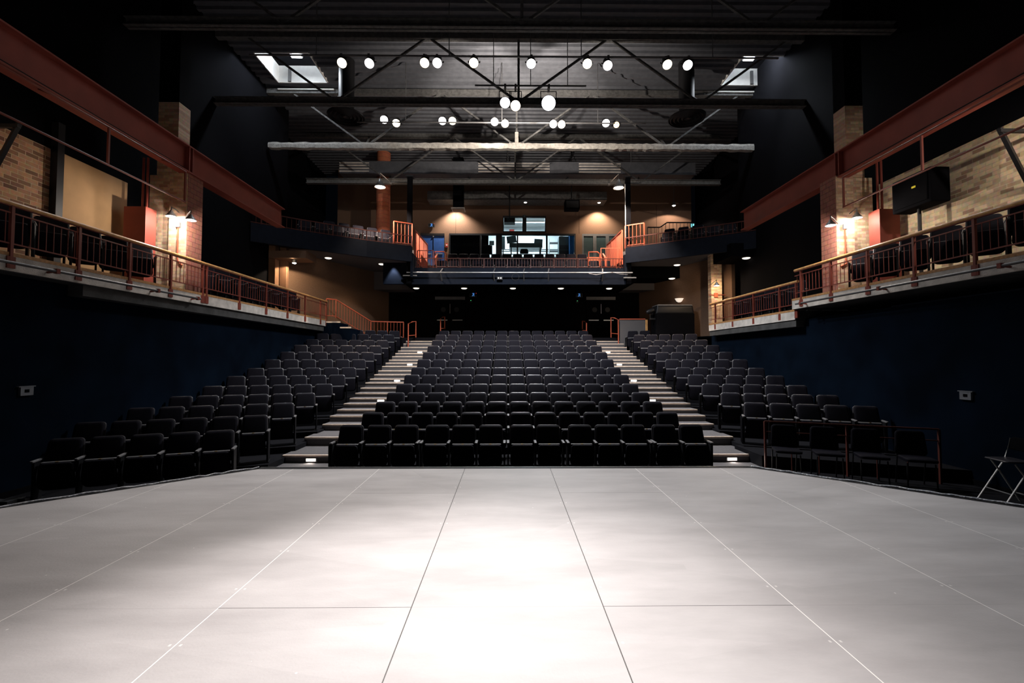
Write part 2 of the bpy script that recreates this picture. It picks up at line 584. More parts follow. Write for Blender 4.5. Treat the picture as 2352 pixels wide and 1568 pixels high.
# aisle stairs: nosing rows measured up the slope
STEPY = [9.7, 10.75, 11.75] + [12.25 + 0.5 * k for k in range(20)]
STEPP = [1040, 1002, 973, 954, 940, 926, 914, 902, 890, 878, 869.5, 859.5, 850.5, 840.5, 833, 826, 818, 811, 805, 797, 789, 783, 776]
STEPZ = [1.58 - (p - 822) * y / 1040 for p, y in zip(STEPP, STEPY)]
STEPZ[0] = FL0 + 0.16
for s in (-1, 1):
    x0, x1 = (-4.77, CX - 3.55) if s < 0 else (CX + 3.55, 5.35)
    root = thing('aisle_staircase', 'carpeted aisle stairs with tan nosings %s of the centre block' % ('left' if s < 0 else 'right'), 'staircase', ((x0 + x1) / 2, 9.7, FL0), 0, 'aisle stairs')
    for k in range(23):
        y0 = STEPY[k]
        y1 = STEPY[k + 1] if k < 22 else 22.6
        z = STEPZ[k]
        prev = STEPZ[k - 1] if k else FL0
        stp = MB().box(x0, x1, y0, y1 + 0.02, prev - 0.15 if k else FL0, z).build('step', M['carpet'], root, True)
        MB().box(x0 + .01, x1 - .01, y0 - 0.012, y0 + 0.05, z - 0.035, z + 0.004).build('nosing', M['nosing'], stp, False).data.transform(Matrix.Translation(-root.location))
    # cheek under the stair so that it stands on the floor
    mb = MB()
    for k in range(1, 23):
        y1 = STEPY[k + 1] if k < 22 else 22.6
        mb.box(x0 + .005, x1 - .005, STEPY[k] + .01, y1, FL0, STEPZ[k - 1] - 0.15)
    mb.build('stair_base', M['tier'], root, True)
    # step lights in every other riser
    for n_, k in enumerate([0, 6, 10, 14, 18, 22] if s < 0 else [0, 6, 10, 14, 18, 22]):
        z = STEPZ[k]
        y = STEPY[k]
        prev = STEPZ[k - 1] if k else FL0
        xx = x1 - 0.55 if s < 0 else x0 + 0.55
        if k == 0:
            xx = x0 + 0.62 if s < 0 else x0 + 0.95
        zc = (z - 0.035 + prev) / 2 + 0.005
        t = thing('step_light', 'small lit step light in the %s riser of the %s aisle stairs' % (['lowest', 'second lit', 'third lit', 'fourth lit', 'fifth lit', 'topmost lit'][n_], 'left' if s < 0 else 'right'), 'light', (xx, y, zc), 0, 'step lights')
        MB().box(-0.13, 0.13, -0.022, 0.0, -0.045, 0.04).build('light_case', M['grey_metal'], t)
        MB().box(-0.1, 0.1, -0.028, -0.018, -0.03, 0.028).build('lens', E['step'], t)
        spot('step_lamp', (xx, y - 0.06, zc), (xx, y - 0.6, zc - 0.4), 4, 150, 0.5, TUNG, 0.03)


# ------------------------------------------------------------------ theatre seats
def seat_proto():
    r = bpy.data.objects.new('theatre_seat', None)
    COL.objects.link(r)
    P = {'root': r}
    tilt = Matrix.Translation((0, -0.175, 0.40)) @ Matrix.Rotation(rad(-15), 4, 'X')
    sh = MB().plate(0.455, 0.50, 0.545, 0.05, 0.065, 0.05, tilt @ Matrix.Translation((0, 0.02, 0)), 0.012).build('backrest', M['seat_shell'], r, smooth=True)
    P['backrest'] = sh
    P['cushion'] = MB().plate(0.425, 0.47, 0.505, 0.06, 0.06, 0.05, tilt @ Matrix.Translation((0, -0.03, 0.018)), 0.018).build('back_cushion', M['seat_fabric'], sh, smooth=True)
    T = Matrix.Translation((0, -0.325, 0.165)) @ Matrix.Rotation(rad(4), 4, 'X')
    se = MB().plate(0.41, 0.45, 0.415, 0.085, 0.05, 0.11, T, 0.016).build('seat', M['seat_fabric'], r, smooth=True)
    P['seat'] = se
    P['edge'] = MB().plate(0.40, 0.40, 0.022, 0.082, 0.008, 0.008, Matrix.Translation((0, -0.298, 0.572)), 0.005).build('seat_edge', M['arm_pad'], se, smooth=True)
    P['plate'] = MB().box(-0.02, 0.02, -0.303, -0.262, 0.592, 0.597).build('number_plate', M['brass'], se)
    sd = MB().box(-0.016, 0.016, -0.33, -0.10, 0.0, 0.61)
    sd.box(-0.03, 0.03, -0.38, -0.05, 0.0, 0.02)
    P['standard'] = sd.build('standard', M['black_steel'], r)
    ap = MB().plate(0.05, 0.05, 0.30, 0.032, 0.02, 0.02, Matrix.Translation((0, -0.385, 0.642)) @ Matrix.Rotation(rad(-90), 4, 'X'), 0.006)
    P['pad'] = ap.build('armrest', M['arm_pad'], P['standard'], smooth=True)
    ep = MB().plate(0.36, 0.33, 0.60, 0.03, 0.03, 0.02, Matrix.Translation((0, -0.20, 0.0)) @ Matrix.Rotation(rad(90), 4, 'Z'), 0.008)
    P['panel'] = ep.build('end_panel', M['black'], r, smooth=True)
    return P


PR = seat_proto()


def place_seat(x, y, z, rz, label, group, first=False, last=False, end=0, fine=True, pitch=0.53):
    """end: -1 end panel at its left, 1 at its right"""
    r = PR['root'].copy()
    COL.objects.link(r)
    r.location = (x, y, z)
    r.rotation_euler = (0, 0, rz)
    r['label'], r['category'], r['group'] = label, 'seat', group
    b = sub(PR['backrest'], r)
    sub(PR['cushion'], b)
    s = sub(PR['seat'], r)
    sub(PR['edge'], s)
    if fine:
        sub(PR['plate'], s)
    h = pitch / 2
    for side in ((-h,) if not last else (-h, h)):
        g = sub(PR['standard'], r, (side, 0, 0))
        sub(PR['pad'], g)
    if end:
        sub(PR['panel'], r, (end * (h + 0.015), 0, 0))
    return r


def rowname(i, n=13):
    return 'front' if i == 0 else 'back' if i == n - 1 else ORD[i]


# centre block
FRONTPX = [813, 876, 937, 1007, 1067, 1128, 1198, 1258, 1330, 1391, 1451, 1521, 1583]
LASTS = {2, 5, 7, 10, 12}
for i in range(13):
    for k in range(13):
        if i == 0:
            x = (FRONTPX[k] - 1166) * 8.9 / 1040
            last = k in LASTS
        else:
            x = CX + (k - 6) * 0.53
            last = k == 12
        place_seat(x, ROWY[i], FLR[i], 0, 'black upholstered theatre seat, %s from the left in the %s row of the centre block' % (ORD[k], rowname(i)),
                   'centre block seats', last=last, end=-1 if k == 0 else 1 if k == 12 else 0, fine=i < 5)
# side blocks
for s in (-1, 1):
    for i in range(13):
        if s > 0 and i < 2:
            continue
        n = 5 if (s > 0 or i == 0) else 6
        if s > 0 and i == 12:
            n = 2          # the control position takes the outer end of the back row
        p = side_in(i, s)
        d = side_dir(s)
        for k in range(n):
            q = p + d * 0.53 * k
            aisle_side = k == 0
            place_seat(q.x, q.y, FLR[i] if not (s < 0 and i == 0) else FL0, s * -ANG if s > 0 else ANG,
                       'black upholstered theatre seat, %s from the aisle, %s row of the %s block' % (ORD[k], rowname(i), 'left' if s < 0 else 'right'),
                       'side block seats', last=(k == 0 if s < 0 else k == n - 1), end=(1 if s < 0 else -1) if aisle_side else 0, fine=i < 4)

# ------------------------------------------------------------------ lower side walls, galleries
struct('wall_left', MB().box(XL - 0.25, XL, -4, 18.95, FL0, GZ - 0.26), M['navy'])
struct('wall_right', MB().box(XR, XR + 0.25, -4, 18.0, FL0, GZ - 0.5), M['navy'])
struct('baseboard_right', MB().box(XR - 0.02, XR, -4, 18.0, FL0, FL0 + 0.1), M['black'])
struct('baseboard_left', MB().box(XL, XL + 0.02, -4, 18.0, FL0, FL0 + 0.1), M['black'])
struct('floor_gallery_left', MB().box(-9.4, GL - 0.03, -2, 19.1, GZ - 0.26, GZ), M['dark_concrete'])
struct('floor_gallery_right', MB().box(GR + 0.03, 9.7, -2, 12.3, GZ - 0.26, GZ).box(GR + 0.1, 9.7, 12.3, 17.6, GZ - 0.55, GZ - 0.28), M['dark_concrete'])
# concrete edge bands
struct('trim_1', MB().box(GL - 0.03, GL, -2, 19.1, GZ - 0.25, GZ - 0.02), M['concrete'])
struct('trim_2', MB().box(GR, GR + 0.03, -2, 12.3, GZ - 0.25, GZ - 0.02), M['concrete'])
struct('trim_3', MB().box(GR + 0.07, GR + 0.1, 12.3, 17.6, GZ - 0.53, GZ - 0.30), M['concrete'])
# oak edge boards
struct('trim_4', MB().box(GL - 0.05, GL + 0.005, -2, 19.1, GZ - 0.02, GZ + 0.035), M['wood_edge'])
struct('trim_5', MB().box(GR - 0.005, GR + 0.05, -2, 12.3, GZ - 0.02, GZ + 0.035), M['wood_edge'])
struct('trim_6', MB().box(GR + 0.065, GR + 0.12, 12.3, 17.6, GZ - 0.30, GZ - 0.245), M['wood_edge'])
# dark beam under the left band
struct('trim_7', MB().box(GL - 0.33, GL - 0.06, 8.2, 18.9, GZ - 0.46, GZ - 0.26), M['dark_concrete'])
struct('trim_8', MB().box(GR + 0.1, GR + 0.33, 12.3, 17.6, GZ - 0.72, GZ - 0.53), M['dark_concrete'])


def gallery_railing(label, X, ys, z0, y_end0, y_end1, s, group):
    """s: +1 when the house lies at +x of the rail"""
    root = thing('gallery_railing', label, 'railing', (X, y_end0, z0), 0, group)
    hz = z0 + 0.785
    mb = MB()
    mb.path([(X, y_end0, hz), (X, y_end1, hz)], 0.036, 10)
    mb.build('handrail', M['wood'], root, True, smooth=True)
    for nm, z in (('top_bar', z0 + 0.64), ('bottom_bar', z0 + 0.17)):
        MB().bar((X, y_end0, z), (X, y_end1, z), 0.022, 0.022).build(nm, M['red_rail'], root, True)
    MB().bar((X, y_end0, hz - 0.04), (X, y_end1, hz - 0.04), 0.04, 0.012).build('rail_plate', M['red_rail'], root, True)
    first = None
    for y in ys:
        if first is None:
            mb = MB().box(X - 0.024, X + 0.024, y - 0.022, y + 0.022, z0 - 0.2, hz - 0.03)
            first = mb.build('post', M['red_rail'], root, True)
            br = MB().box(X - s * 0.03, X + s * 0.022, y - 0.06, y + 0.06, z0 - 0.21, z0 - 0.03)
            bfirst = br.build('bracket', M['red_rail'], first, False)
            bfirst.data.transform(Matrix.Translation(-root.location))
            y_first = y
        else:
            c = sub(first, root, (0, y - y_first, 0))
            sub(bfirst, c)
    n = 0
    bal = None
    y = y_end0 + 0.06
    while y < y_end1 - 0.03:
        if min(abs(y - q) for q in ys) > 0.035:
            if bal is None:
                bal = MB().box(X - 0.005, X + 0.005, y - 0.005, y + 0.005, z0 + 0.17, z0 + 0.64).build('baluster', M['red_rail'], root, True)
                yb = y
            else:
                sub(bal, root, (0, y - yb, 0))
            n += 1
        y += 0.122
    return root


gallery_railing('red steel gallery railing with oak handrail, nearer length on the left wall', GL, [5.85, 6.94, 8.03, 9.11, 10.22, 11.3], GZ, 4.6, 11.36, 1, 'gallery railings')
gallery_railing('red steel gallery railing with oak handrail, further length on the left wall', GL, [11.44, 12.84, 14.26, 15.64, 17.0, 18.4, 18.98], GZ, 11.38, 19.05, 1, 'gallery railings')
gallery_railing('red steel gallery railing with oak handrail, nearer higher length on the right wall', GR, [5.2, 6.3, 7.42, 8.55, 9.67, 10.79, 11.9], GZ, 4.8, 12.15, -1, 'gallery railings')
gallery_railing('red steel gallery railing with oak handrail, further lower length on the right wall', GR + 0.09, [12.25, 13.0, 14.4, 15.74, 17.08], GZ - 0.28, 12.17, 17.5, -1, 'gallery railings')

# lighting pipes bracketed to the gallery fronts
for s, X, y0, y1, side in ((1, GL + 0.16, 4.6, 11.0, 'left'), (-1, GR - 0.16, 4.8, 11.9, 'right')):
    t = thing('gallery_pipe', 'grey steel lighting pipe bracketed along the %s gallery front' % side, 'pipe', (X, y0, GZ - 0.15), 0, 'gallery pipes')
    MB().tube((X, y0, GZ - 0.15), (X, y1, GZ - 0.15), 0.024, 10).build('pipe', M['grey_metal'], t, True, smooth=True)
    for y in (5.3, 7.5, 9.66, 10.9) if s > 0 else (6.9, 9.2, 11.7):
        MB().box(X - 0.03, X + 0.03, y - 0.03, y + 0.03, GZ - 0.19, GZ - 0.11).bar((X, y, GZ - 0.15), (X - s * 0.16, y, GZ - 0.17), 0.03, 0.03).build('bracket', M['red_rail'], t, True)

# gallery seats, turned towards the stage
def gallery_seats(ys, x, z, rz, side, grp):
    for k, y in enumerate(ys):
        place_seat(x, y, z[k] if isinstance(z, list) else z, rz, 'black folding theatre seat, %s from the stage along the %s gallery' % (ORD[k], side), grp, last=True, fine=False)


gallery_seats([6.75, 7.42, 8.06, 8.70, 9.34, 9.98, 12.1, 12.78, 13.46, 14.14, 14.82, 15.5, 16.18, 16.86], -8.12, GZ, rad(42), 'left', 'left gallery seats')
gallery_seats([7.1, 7.78, 8.46, 9.14, 9.82, 10.45, 12.9, 13.5, 14.1, 14.7, 15.3, 15.9], 8.35, [GZ] * 6 + [GZ - 0.28] * 6, rad(-42), 'right', 'right gallery seats')

# upper side walls
BW = -9.12
BR = 9.35
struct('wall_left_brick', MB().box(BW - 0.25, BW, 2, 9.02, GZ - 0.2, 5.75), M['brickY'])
struct('wall_left_upper_shaded', MB().box(BW - 0.25, BW, 9.02, 18.6, GZ - 0.2, CEIL + 0.6).box(BW - 0.25, BW, 2, 9.02, 5.75, CEIL + 0.6), M['black'])  # black part above the brick stands in for wall left in shade
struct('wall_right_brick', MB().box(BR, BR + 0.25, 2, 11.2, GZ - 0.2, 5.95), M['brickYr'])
struct('wall_right_upper_shaded', MB().box(BR, BR + 0.25, 11.2, 18.0, GZ - 0.6, CEIL + 0.6).box(BR, BR + 0.25, 2, 11.2, 5.95, CEIL + 0.6), M['black'])  # black over the cream brick draws the shade above its lamplight
struct('trim_9', MB().box(BW, BW + 0.14, 8.98, 9.12, GZ, 6.3), M['black_steel'])
t = thing('window_board', 'tan boarded window panel on the left gallery wall', 'panel', (BW, 9.9, GZ))
MB().box(BW, BW + 0.05, 9.14, 10.75, GZ, 5.75).build('board', M['panel_tan'], t, True)
MB().box(BW, BW + 0.075, 9.12, 9.16, GZ, 5.75).build('side_batten', M['wood'], t, True)

# brick piers
for s in (-1, 1):
    side = 'left' if s < 0 else 'right'
    xi, xo, xw = (-7.8, -8.22, -8.8) if s < 0 else (8.1, 8.53, 9.1)
    y0 = 10.95
    struct('wall_pier_' + side, MB().box(xi, xo, y0, y0 + 0.30, GZ, 6.08), M['brickX'])
    struct('wall_pier_inner_' + side, MB().box(xi - s * 0.002, xi - s * 0.012, y0 + 0.02, y0 + 0.55, GZ, 6.08).box(xi, xo, y0 + .3, y0 + 0.55, GZ, 6.08), M['brick_red'])
    struct('wall_pier_return_' + side, MB().box(xo, xw, y0 + 0.12, y0 + 0.55, GZ, 6.08), M['brickX'])
    struct('wall_pier_upper_' + side, MB().box(s * 8.12 if s < 0 else 8.45, s * 8.62 if s < 0 else 8.9, y0 + 0.1, y0 + 0.5, 6.08, 7.9), M['brickX'])
    struct('wall_pier_top_shaded_' + side, MB().box(s * 8.12 if s < 0 else 8.45, s * 8.62 if s < 0 else 8.9, y0 + 0.1, y0 + 0.5, 7.9, CEIL), M['black'])  # upper pier coloured black in place of brick lost in shade
    # red cabinet beside the pier
    xa, xb = (-8.86, -8.36) if s < 0 else (8.72, 9.2)
    ct = thing('duct_cabinet', 'tall red steel cabinet beside the %s brick pier' % side, 'cabinet', ((xa + xb) / 2, 10.6, GZ), 0, 'red cabinets')
    MB().box(xa, xb, 10.42, 10.74, GZ, 5.08).build('cabinet_body', M['red_steel'], ct, True)
    for q in (0.12, 0.22):
        MB().tube((xb - q if s < 0 else xa + q, 10.6, 5.08), (xb - q if s < 0 else xa + q, 10.6, 6.3), 0.025).build('riser_pipe', M['red_steel'], ct, True, smooth=True)
    # conduit on the pier
    cx = -7.98 if s < 0 else 8.28
    mb = MB().path([(cx, y0 - 0.02, 4.8), (cx, y0 - 0.02, 4.0), (cx + 0.03, y0 - 0.02, 3.9), (cx - s * 0.12, y0 - 0.02, 3.82)], 0.016)
    cb = thing('conduit_run', 'orange conduit on the lit face of the %s pier' % side, 'conduit', (cx, y0, 4), 0, 'pier conduits')
    mb.build('conduit', M['orange_rail'], cb, True, smooth=True)
    MB().box(cx - 0.05, cx + 0.05, y0 - 0.06, y0, 4.74, 4.86).build('junction_box', M['grey_box'], cb, True)

# red steel beams along both sides
for s, X, z0 in ((-1, -7.86, 6.08), (1, 8.28, 6.03)):
    side = 'left' if s < 0 else 'right'
    bt = thing('steel_beam', 'long oxide red steel beam running along the %s side' % side, 'beam', (X, 9, z0), 0, 'side beams')
    y1 = 15.6
    MB().box(X - 0.012, X + 0.012, 2.5, y1, z0 + 0.03, z0 + 0.63).build('beam_web', M['red_steel'], bt, True)
    MB().box(X - 0.14, X + 0.14, 2.5, y1, z0, z0 + 0.03).build('bottom_flange', M['red_steel'], bt, True)
    MB().box(X - 0.14, X + 0.14, 2.5, y1, z0 + 0.63, z0 + 0.66).build('top_flange', M['red_steel'], bt, True)
    MB().box(X - s * 0.012, X - s * 0.13, 10.9, 10.93, z0 + 0.03, z0 + 0.63).box(X - s * 0.012, X - s * 0.13, 11.02, 11.05, z0 + 0.03, z0 + 0.63).build('stiffener_joint', M['red_steel'], bt, True)
    MB().path([(X - s * 0.03, 2.5, z0 + 0.1), (X - s * 0.03, 10.85, z0 + 0.1), (X - s * 0.06, 10.88, z0 - 0.05)], 0.012).build('cable', M['rubber'], bt, True)
    # pipe frame hung below the beam
    Xp = X + (-s) * 0.26
    pf = thing('hanging_rail', 'brown pipe frame hanging under the %s red beam' % side, 'frame', (Xp, 9, z0 - 0.6), 0, 'pipe frames')
    zt, zb = (5.97, 5.25) if s < 0 else (5.9, 5.18)
    for nm, z in (('upper_pipe', zt), ('lower_pipe', zb)):
        MB().tube((Xp, 2.6, z), (Xp, 10.62, z), 0.02).build(nm, M['red_rail'], pf, True, smooth=True)
    for y in (4.8, 6.4, 8.55, 10.6):
        MB().bar((Xp, y, zb), (Xp, y, zt), 0.035, 0.035).build('strut', M['red_rail'], pf, True)
    for y in (3.4, 7.5, 10.2):
        MB().tube((Xp, y, zt), (X, y, z0), 0.015).build('hanger', M['red_rail'], pf, True)
    # diagonal wall braces above the gallery seats
    for nb, y in enumerate((5.4, 7.6)):
        ww = BW if s < 0 else BR
        xi = ww - s * 0.75
        dbt = thing('wall_brace', 'dark diagonal steel brace on the %s gallery wall, %s the stage' % (side, 'next to' if nb == 0 else 'further from'), 'brace', (ww, y, 5.2), 0, 'wall braces')
        MB().bar((ww, y + 0.3, 4.6), (xi, y + 0.1, 5.6), 0.06).build('diagonal_bar', M['black_steel'], dbt, True)
        MB().bar((ww, y + 0.1, 5.55), (xi, y + 0.1, 5.55), 0.06).build('level_bar', M['black_steel'], dbt, True)


# loudspeaker on the right gallery
t = thing('loudspeaker', 'black loudspeaker on a pole before the right brick wall', 'loudspeaker', (8.95, 9.6, GZ))
MB().plate(0.95, 0.95, 0.72, 0.42, 0.03, 0.03, Matrix.Translation((8.72, 9.6, 4.82)) @ Matrix.Rotation(rad(-90), 4, 'Z'), 0.02).build('cabinet', M['black'], t, True)
MB().box(8.7, 8.722, 9.2, 10.0, 4.88, 5.48).build('front_grille', M['black'], t, True)
MB().tube((8.95, 9.65, GZ), (8.95, 9.65, 4.83), 0.035).build('pole', M['black_steel'], t, True)
MB().box(8.69, 8.71, 9.45, 9.54, 5.22, 5.26).build('label_plate', M['yellow'], t, True)


# ------------------------------------------------------------------ lamps with a shade
def dome_lamp(loc, label, group, watt, arm, color=TUNG, size=165, emi='flood', aim=(0, 0, -2)):
    x, y, z = loc
    t = thing('gallery_lamp', label, 'lamp', loc, 0, group)
    MB().lathe([(0.035, 0.14), (0.045, 0.10), (0.09, 0.05), (0.115, 0.0), (0.108, 0.0), (0.08, 0.045), (0.03, 0.09)], 18).build('shade', M['bright_metal'], t, smooth=True)
    MB().lathe([(0.0, -0.02), (0.05, -0.015), (0.085, 0.008), (0.085, 0.03), (0.0, 0.04)], 16, cap=False).build('bulb', E[emi], t, smooth=True)
    MB().tube((0, 0, 0.12), (0, 0, 0.24), 0.012).path([(0, 0, 0.22), tuple(Vector(arm) * 0.5 + Vector((0, 0, 0.22))), tuple(Vector(arm) + Vector((0, 0, 0.18)))], 0.012).build('bracket_arm', M['grey_metal'], t, smooth=True)
    if size > 120:
        point('gallery_lamp_light', (x, y, z - 0.05), watt, color, 0.03)     # its shade cuts the light above
    else:
        spot('gallery_lamp_light', (x, y, z - 0.03), (x + aim[0], y + aim[1], z - 0.03 + aim[2]), watt, size, 0.3, color, 0.05)
    return t


dome_lamp((-7.98, 10.70, 4.93), 'shaded lamp hanging on the left pier, outer of its pair', 'pier lamps', 24, (0, 0.25, 0))
dome_lamp((-7.40, 10.53, 4.79), 'shaded lamp hanging on the left pier, house side of its pair', 'pier lamps', 95, (-0.42, 0.42, 0))
dome_lamp((8.42, 10.72, 4.95), 'shaded lamp hanging on the right pier, outer of its pair', 'pier lamps', 24, (0, 0.23, 0))
dome_lamp((7.62, 10.5, 4.70), 'shaded lamp hanging on the right pier, house side of its pair', 'pier lamps', 95, (0.5, 0.45, 0))
# the same lamps one bay nearer the stage
dome_lamp((-8.3, 6.2, 5.35), 'shaded lamp over the nearest left gallery seats', 'gallery wall lamps', 30, (-0.8, 0, 0), WARM, 95, aim=(-1.0, 3.0, -0.75))
dome_lamp((8.5, 6.4, 5.6), 'shaded lamp over the nearest right gallery seats', 'gallery wall lamps', 200, (0.83, 0, 0), TUNG, 95, aim=(1.0, 3.2, -0.9))

# ------------------------------------------------------------------ ceiling
def deck(mb, x0, x1, y0, y1):
    p, h = 0.30, 0.075
    y = y0
    prof = []
    while y < y1 - 1e-6:
        for dy, dz in ((0, 0), (0.11, 0), (0.14, h), (0.27, h)):
            if y + dy < y1:
                prof.append((y + dy, CEIL + dz))
        y += p
    prof.append((y1, CEIL))
    vs = [(x0, a, b) for a, b in prof] + [(x1, a, b) for a, b in prof]
    n = len(prof)
    mb.add(vs, [(i, i + 1, n + i + 1, n + i) for i in range(n - 1)])


SKY = ((-8.49, -6.70), (8.0, 9.62))
SKY_Y = (14.9, 16.5)
mb = MB()
deck(mb, -10.2, 10.6, 1.0, 14.9)
for a, b_ in ((-10.2, SKY[0][0]), (SKY[0][1], SKY[1][0]), (SKY[1][1], 10.6)):
    deck(mb, a, b_, 14.9, 16.5)
deck(mb, -10.2, 10.6, 16.5, 25.2)
struct('ceiling', mb, M['deck'])
struct('wall_stage_end', MB().box(-10.3, 10.7, -4.2, -4, FL0, CEIL), M['black'])
struct('ceiling_stage_end', MB().box(-10.3, 10.7, -4.2, 1.0, CEIL, CEIL + 0.1), M['black'])
struct('wall_left_outer', MB().box(-10.4, -10.2, -4, 25.2, GZ, CEIL + 0.5), M['black'])
struct('wall_right_outer', MB().box(10.6, 10.8, -4, 25.2, GZ, CEIL + 0.5), M['black'])

for s, (a, b_) in zip((-1, 1), SKY):
    side = 'left' if s < 0 else 'right'
    t = thing('roof_hatch', 'open white roof hatch lit from inside, %s of the trusses' % side, 'hatch', ((a + b_) / 2, 15.7, CEIL), 0, 'roof hatches')
    h = 0.62
    MB().box(a - 0.04, a, *SKY_Y, CEIL - 0.02, CEIL + h).build('side_wall', M['white'], t, True)
    MB().box(b_, b_ + 0.04, *SKY_Y, CEIL - 0.02, CEIL + h).build('side_wall', M['white'], t, True)
    MB().box(a, b_, SKY_Y[1], SKY_Y[1] + 0.04, CEIL - 0.02, CEIL + h).build('back_wall', M['white'], t, True)
    MB().box(a, b_, SKY_Y[0] - 0.04, SKY_Y[0], CEIL - 0.02, CEIL + h).build('front_wall', M['white'], t, True)
    MB().box(a - .04, b_ + .04, SKY_Y[0] - 0.04, SKY_Y[1] + 0.04, CEIL + h, CEIL + h + 0.04).build('hatch_lid', M['black'], t, True)
    xm = b_ - 0.5 if s > 0 else a + 0.42
    MB().box(xm - .05, xm + .05, SKY_Y[1] - 0.06, SKY_Y[1], CEIL, CEIL + 0.5).build('lid_lever', M['grey_metal'], t, True)
    MB().tube((a - 0.15, SKY_Y[1] + 0.25, CEIL - 0.12), (b_ + 0.15, SKY_Y[1] + 0.25, CEIL - 0.12), 0.03).build('guard_pipe', M['white'], t, True)
    # floodlight inside
    lx = -7.3 if s < 0 else 8.4
    f = thing('hatch_floodlight', 'glaring floodlight hanging inside the %s roof hatch' % side, 'floodlight', (lx, 15.35, 12.0), 0, 'hatch floodlights')
    MB().box(-0.2, 0.2, -0.06, 0.06, -0.02, 0.14).build('lamp_case', M['grey_metal'], f)
    MB().box(-0.17, 0.17, -0.07, 0.05, -0.035, 0.02).build('lens', E['flood'], f)
    MB().tube((0, 0, 0.14), (0, 0, CEIL + h - 12.0), 0.02).build('stem', M['grey_metal'], f)
    point('hatch_flood_light', (lx, 15.2, 12.05), 420, COOL, 0.12)
    spot('hatch_flood_beam', (lx, 15.2, 11.95), (lx * 0.8, 11.0, 0), 500, 75, 0.6, COOL, 0.15)

# ------------------------------------------------------------------ trusses
TRY = [10.6, 13.9, 16.9, 20.3]
for k, Y in enumerate(TRY):
    root = thing('roof_truss', 'deep grey roof truss across the hall, %s from the stage' % ORD[k], 'truss', (0.34, Y, 9.58), 0, 'roof trusses')
    zb, zt = 9.58, 11.66
    if k == 2:
        # lumpy fireproofed lower chord
        mb = MB()
        n = 120
        rings = []
        for i in range(n + 1):
            x = -9.0 + 18.6 * i / n
            a = 0.10 + RND.uniform(-.012, .012)
            hh = 0.11 + RND.uniform(-.018, .018)
            rings.append([(x, Y - a, zb - hh), (x, Y - a - .01, zb + 0.02), (x, Y - a * .8, zb + hh), (x, Y + a * .8, zb + hh), (x, Y + a, zb), (x, Y + a, zb - hh)])
        vs = [p for r in rings for p in r]
        fs = [(i * 6 + j, i * 6 + (j + 1) % 6, (i + 1) * 6 + (j + 1) % 6, (i + 1) * 6 + j) for i in range(n) for j in range(6)]
        mb.add(vs, fs)
        mb.build('bottom_chord', M['chord'], root, True)
    else:
        MB().box(-9.1, 9.7, Y - 0.10, Y + 0.10, zb - 0.12, zb - 0.095).box(-9.1, 9.7, Y - 0.012, Y + 0.012, zb - 0.12, zb + 0.1).box(-9.1, 9.7, Y - 0.09, Y + 0.09, zb + 0.08, zb + 0.1).build('bottom_chord', M['fireproof'], root, True)
    MB().box(-9.1, 9.7, Y - 0.09, Y + 0.09, zt - 0.09, zt + 0.09).build('top_chord', M['fireproof'], root, True)
    half = 2.85
    xs = [0.34 + half * j for j in range(-3, 4)]
    for j in range(len(xs) - 1):
        lo = (j % 2 == 1)
        a = (xs[j], Y, zb if lo else zt)
        b_ = (xs[j + 1], Y, zt if lo else zb)
        MB().bar(a, b_, 0.06, 0.06).build('web_member', M['fireproof'], root, True)
    for x in xs[3:4]:
        MB().bar((x, Y, zb), (x, Y, zt), 0.07, 0.07).build('web_post', M['fireproof'], root, True)
    if k == 2:
        MB().prism([(0.34 - 0.28, Y - 0.03), (0.34 + 0.28, Y - 0.03), (0.34 + 0.28, Y + 0.03), (0.34 - 0.28, Y + 0.03)], zb + 0.1, zb + 0.16).bar((0.34, Y, zb + 0.1), (0.34, Y, zb + 0.55), 0.13, 0.13).build('gusset', M['chord'], root, True)
# cross bracing between trusses
for k, (y0, y1) in enumerate(zip(TRY[1:], TRY[2:] + [24.2])):
    for j, x in enumerate((-5.36, 6.04) if k < 2 else (-5.36, -1.6, 2.6, 6.04)):
        place = 'left' if x < 0 else 'right'
        solo('roof_brace', MB().bar((x, y0, 9.62), (x + (0.9 if x > 0 else -0.9), y1 - .05, 11.6), 0.06), M['fireproof'],
             'sloping grey roof brace in the %s bay from the stage, %s from the left' % (ORD[k + 1], ORD[j]), 'brace', 'roof braces')

# lighting pipes and their lanterns
def pipe_bar(y, z, x0, x1, label):
    t = thing('lighting_pipe', label, 'pipe', ((x0 + x1) / 2, y, z), 0, 'overhead lighting pipes')
    MB().tube((x0, y, z), (x1, y, z), 0.026, 10).build('pipe', M['grey_metal'], t, True, smooth=True)
    n = max(3, int((x1 - x0) / 3))
    for i in range(n):
        x = x0 + (x1 - x0) * (i + 0.5) / n
        MB().tube((x, y, z), (x, y, 11.85), 0.012, 6).build('hanger_rod', M['grey_metal'], t, True)
    return t


pipe_bar(11.7, 9.55, -6.8, 7.2, 'straight overhead lighting pipe carrying the upper row of lanterns')
pipe_bar(15.4, 9.72, -5.2, 4.8, 'overhead lighting pipe carrying the lower row of lanterns')
pipe_bar(13.55, 9.9, -1.0, 2.4, 'short overhead pipe carrying the three glaring floodlights')
pipe_bar(8.6, 9.55, -6.0, 6.0, 'overhead lighting pipe nearest the stage')


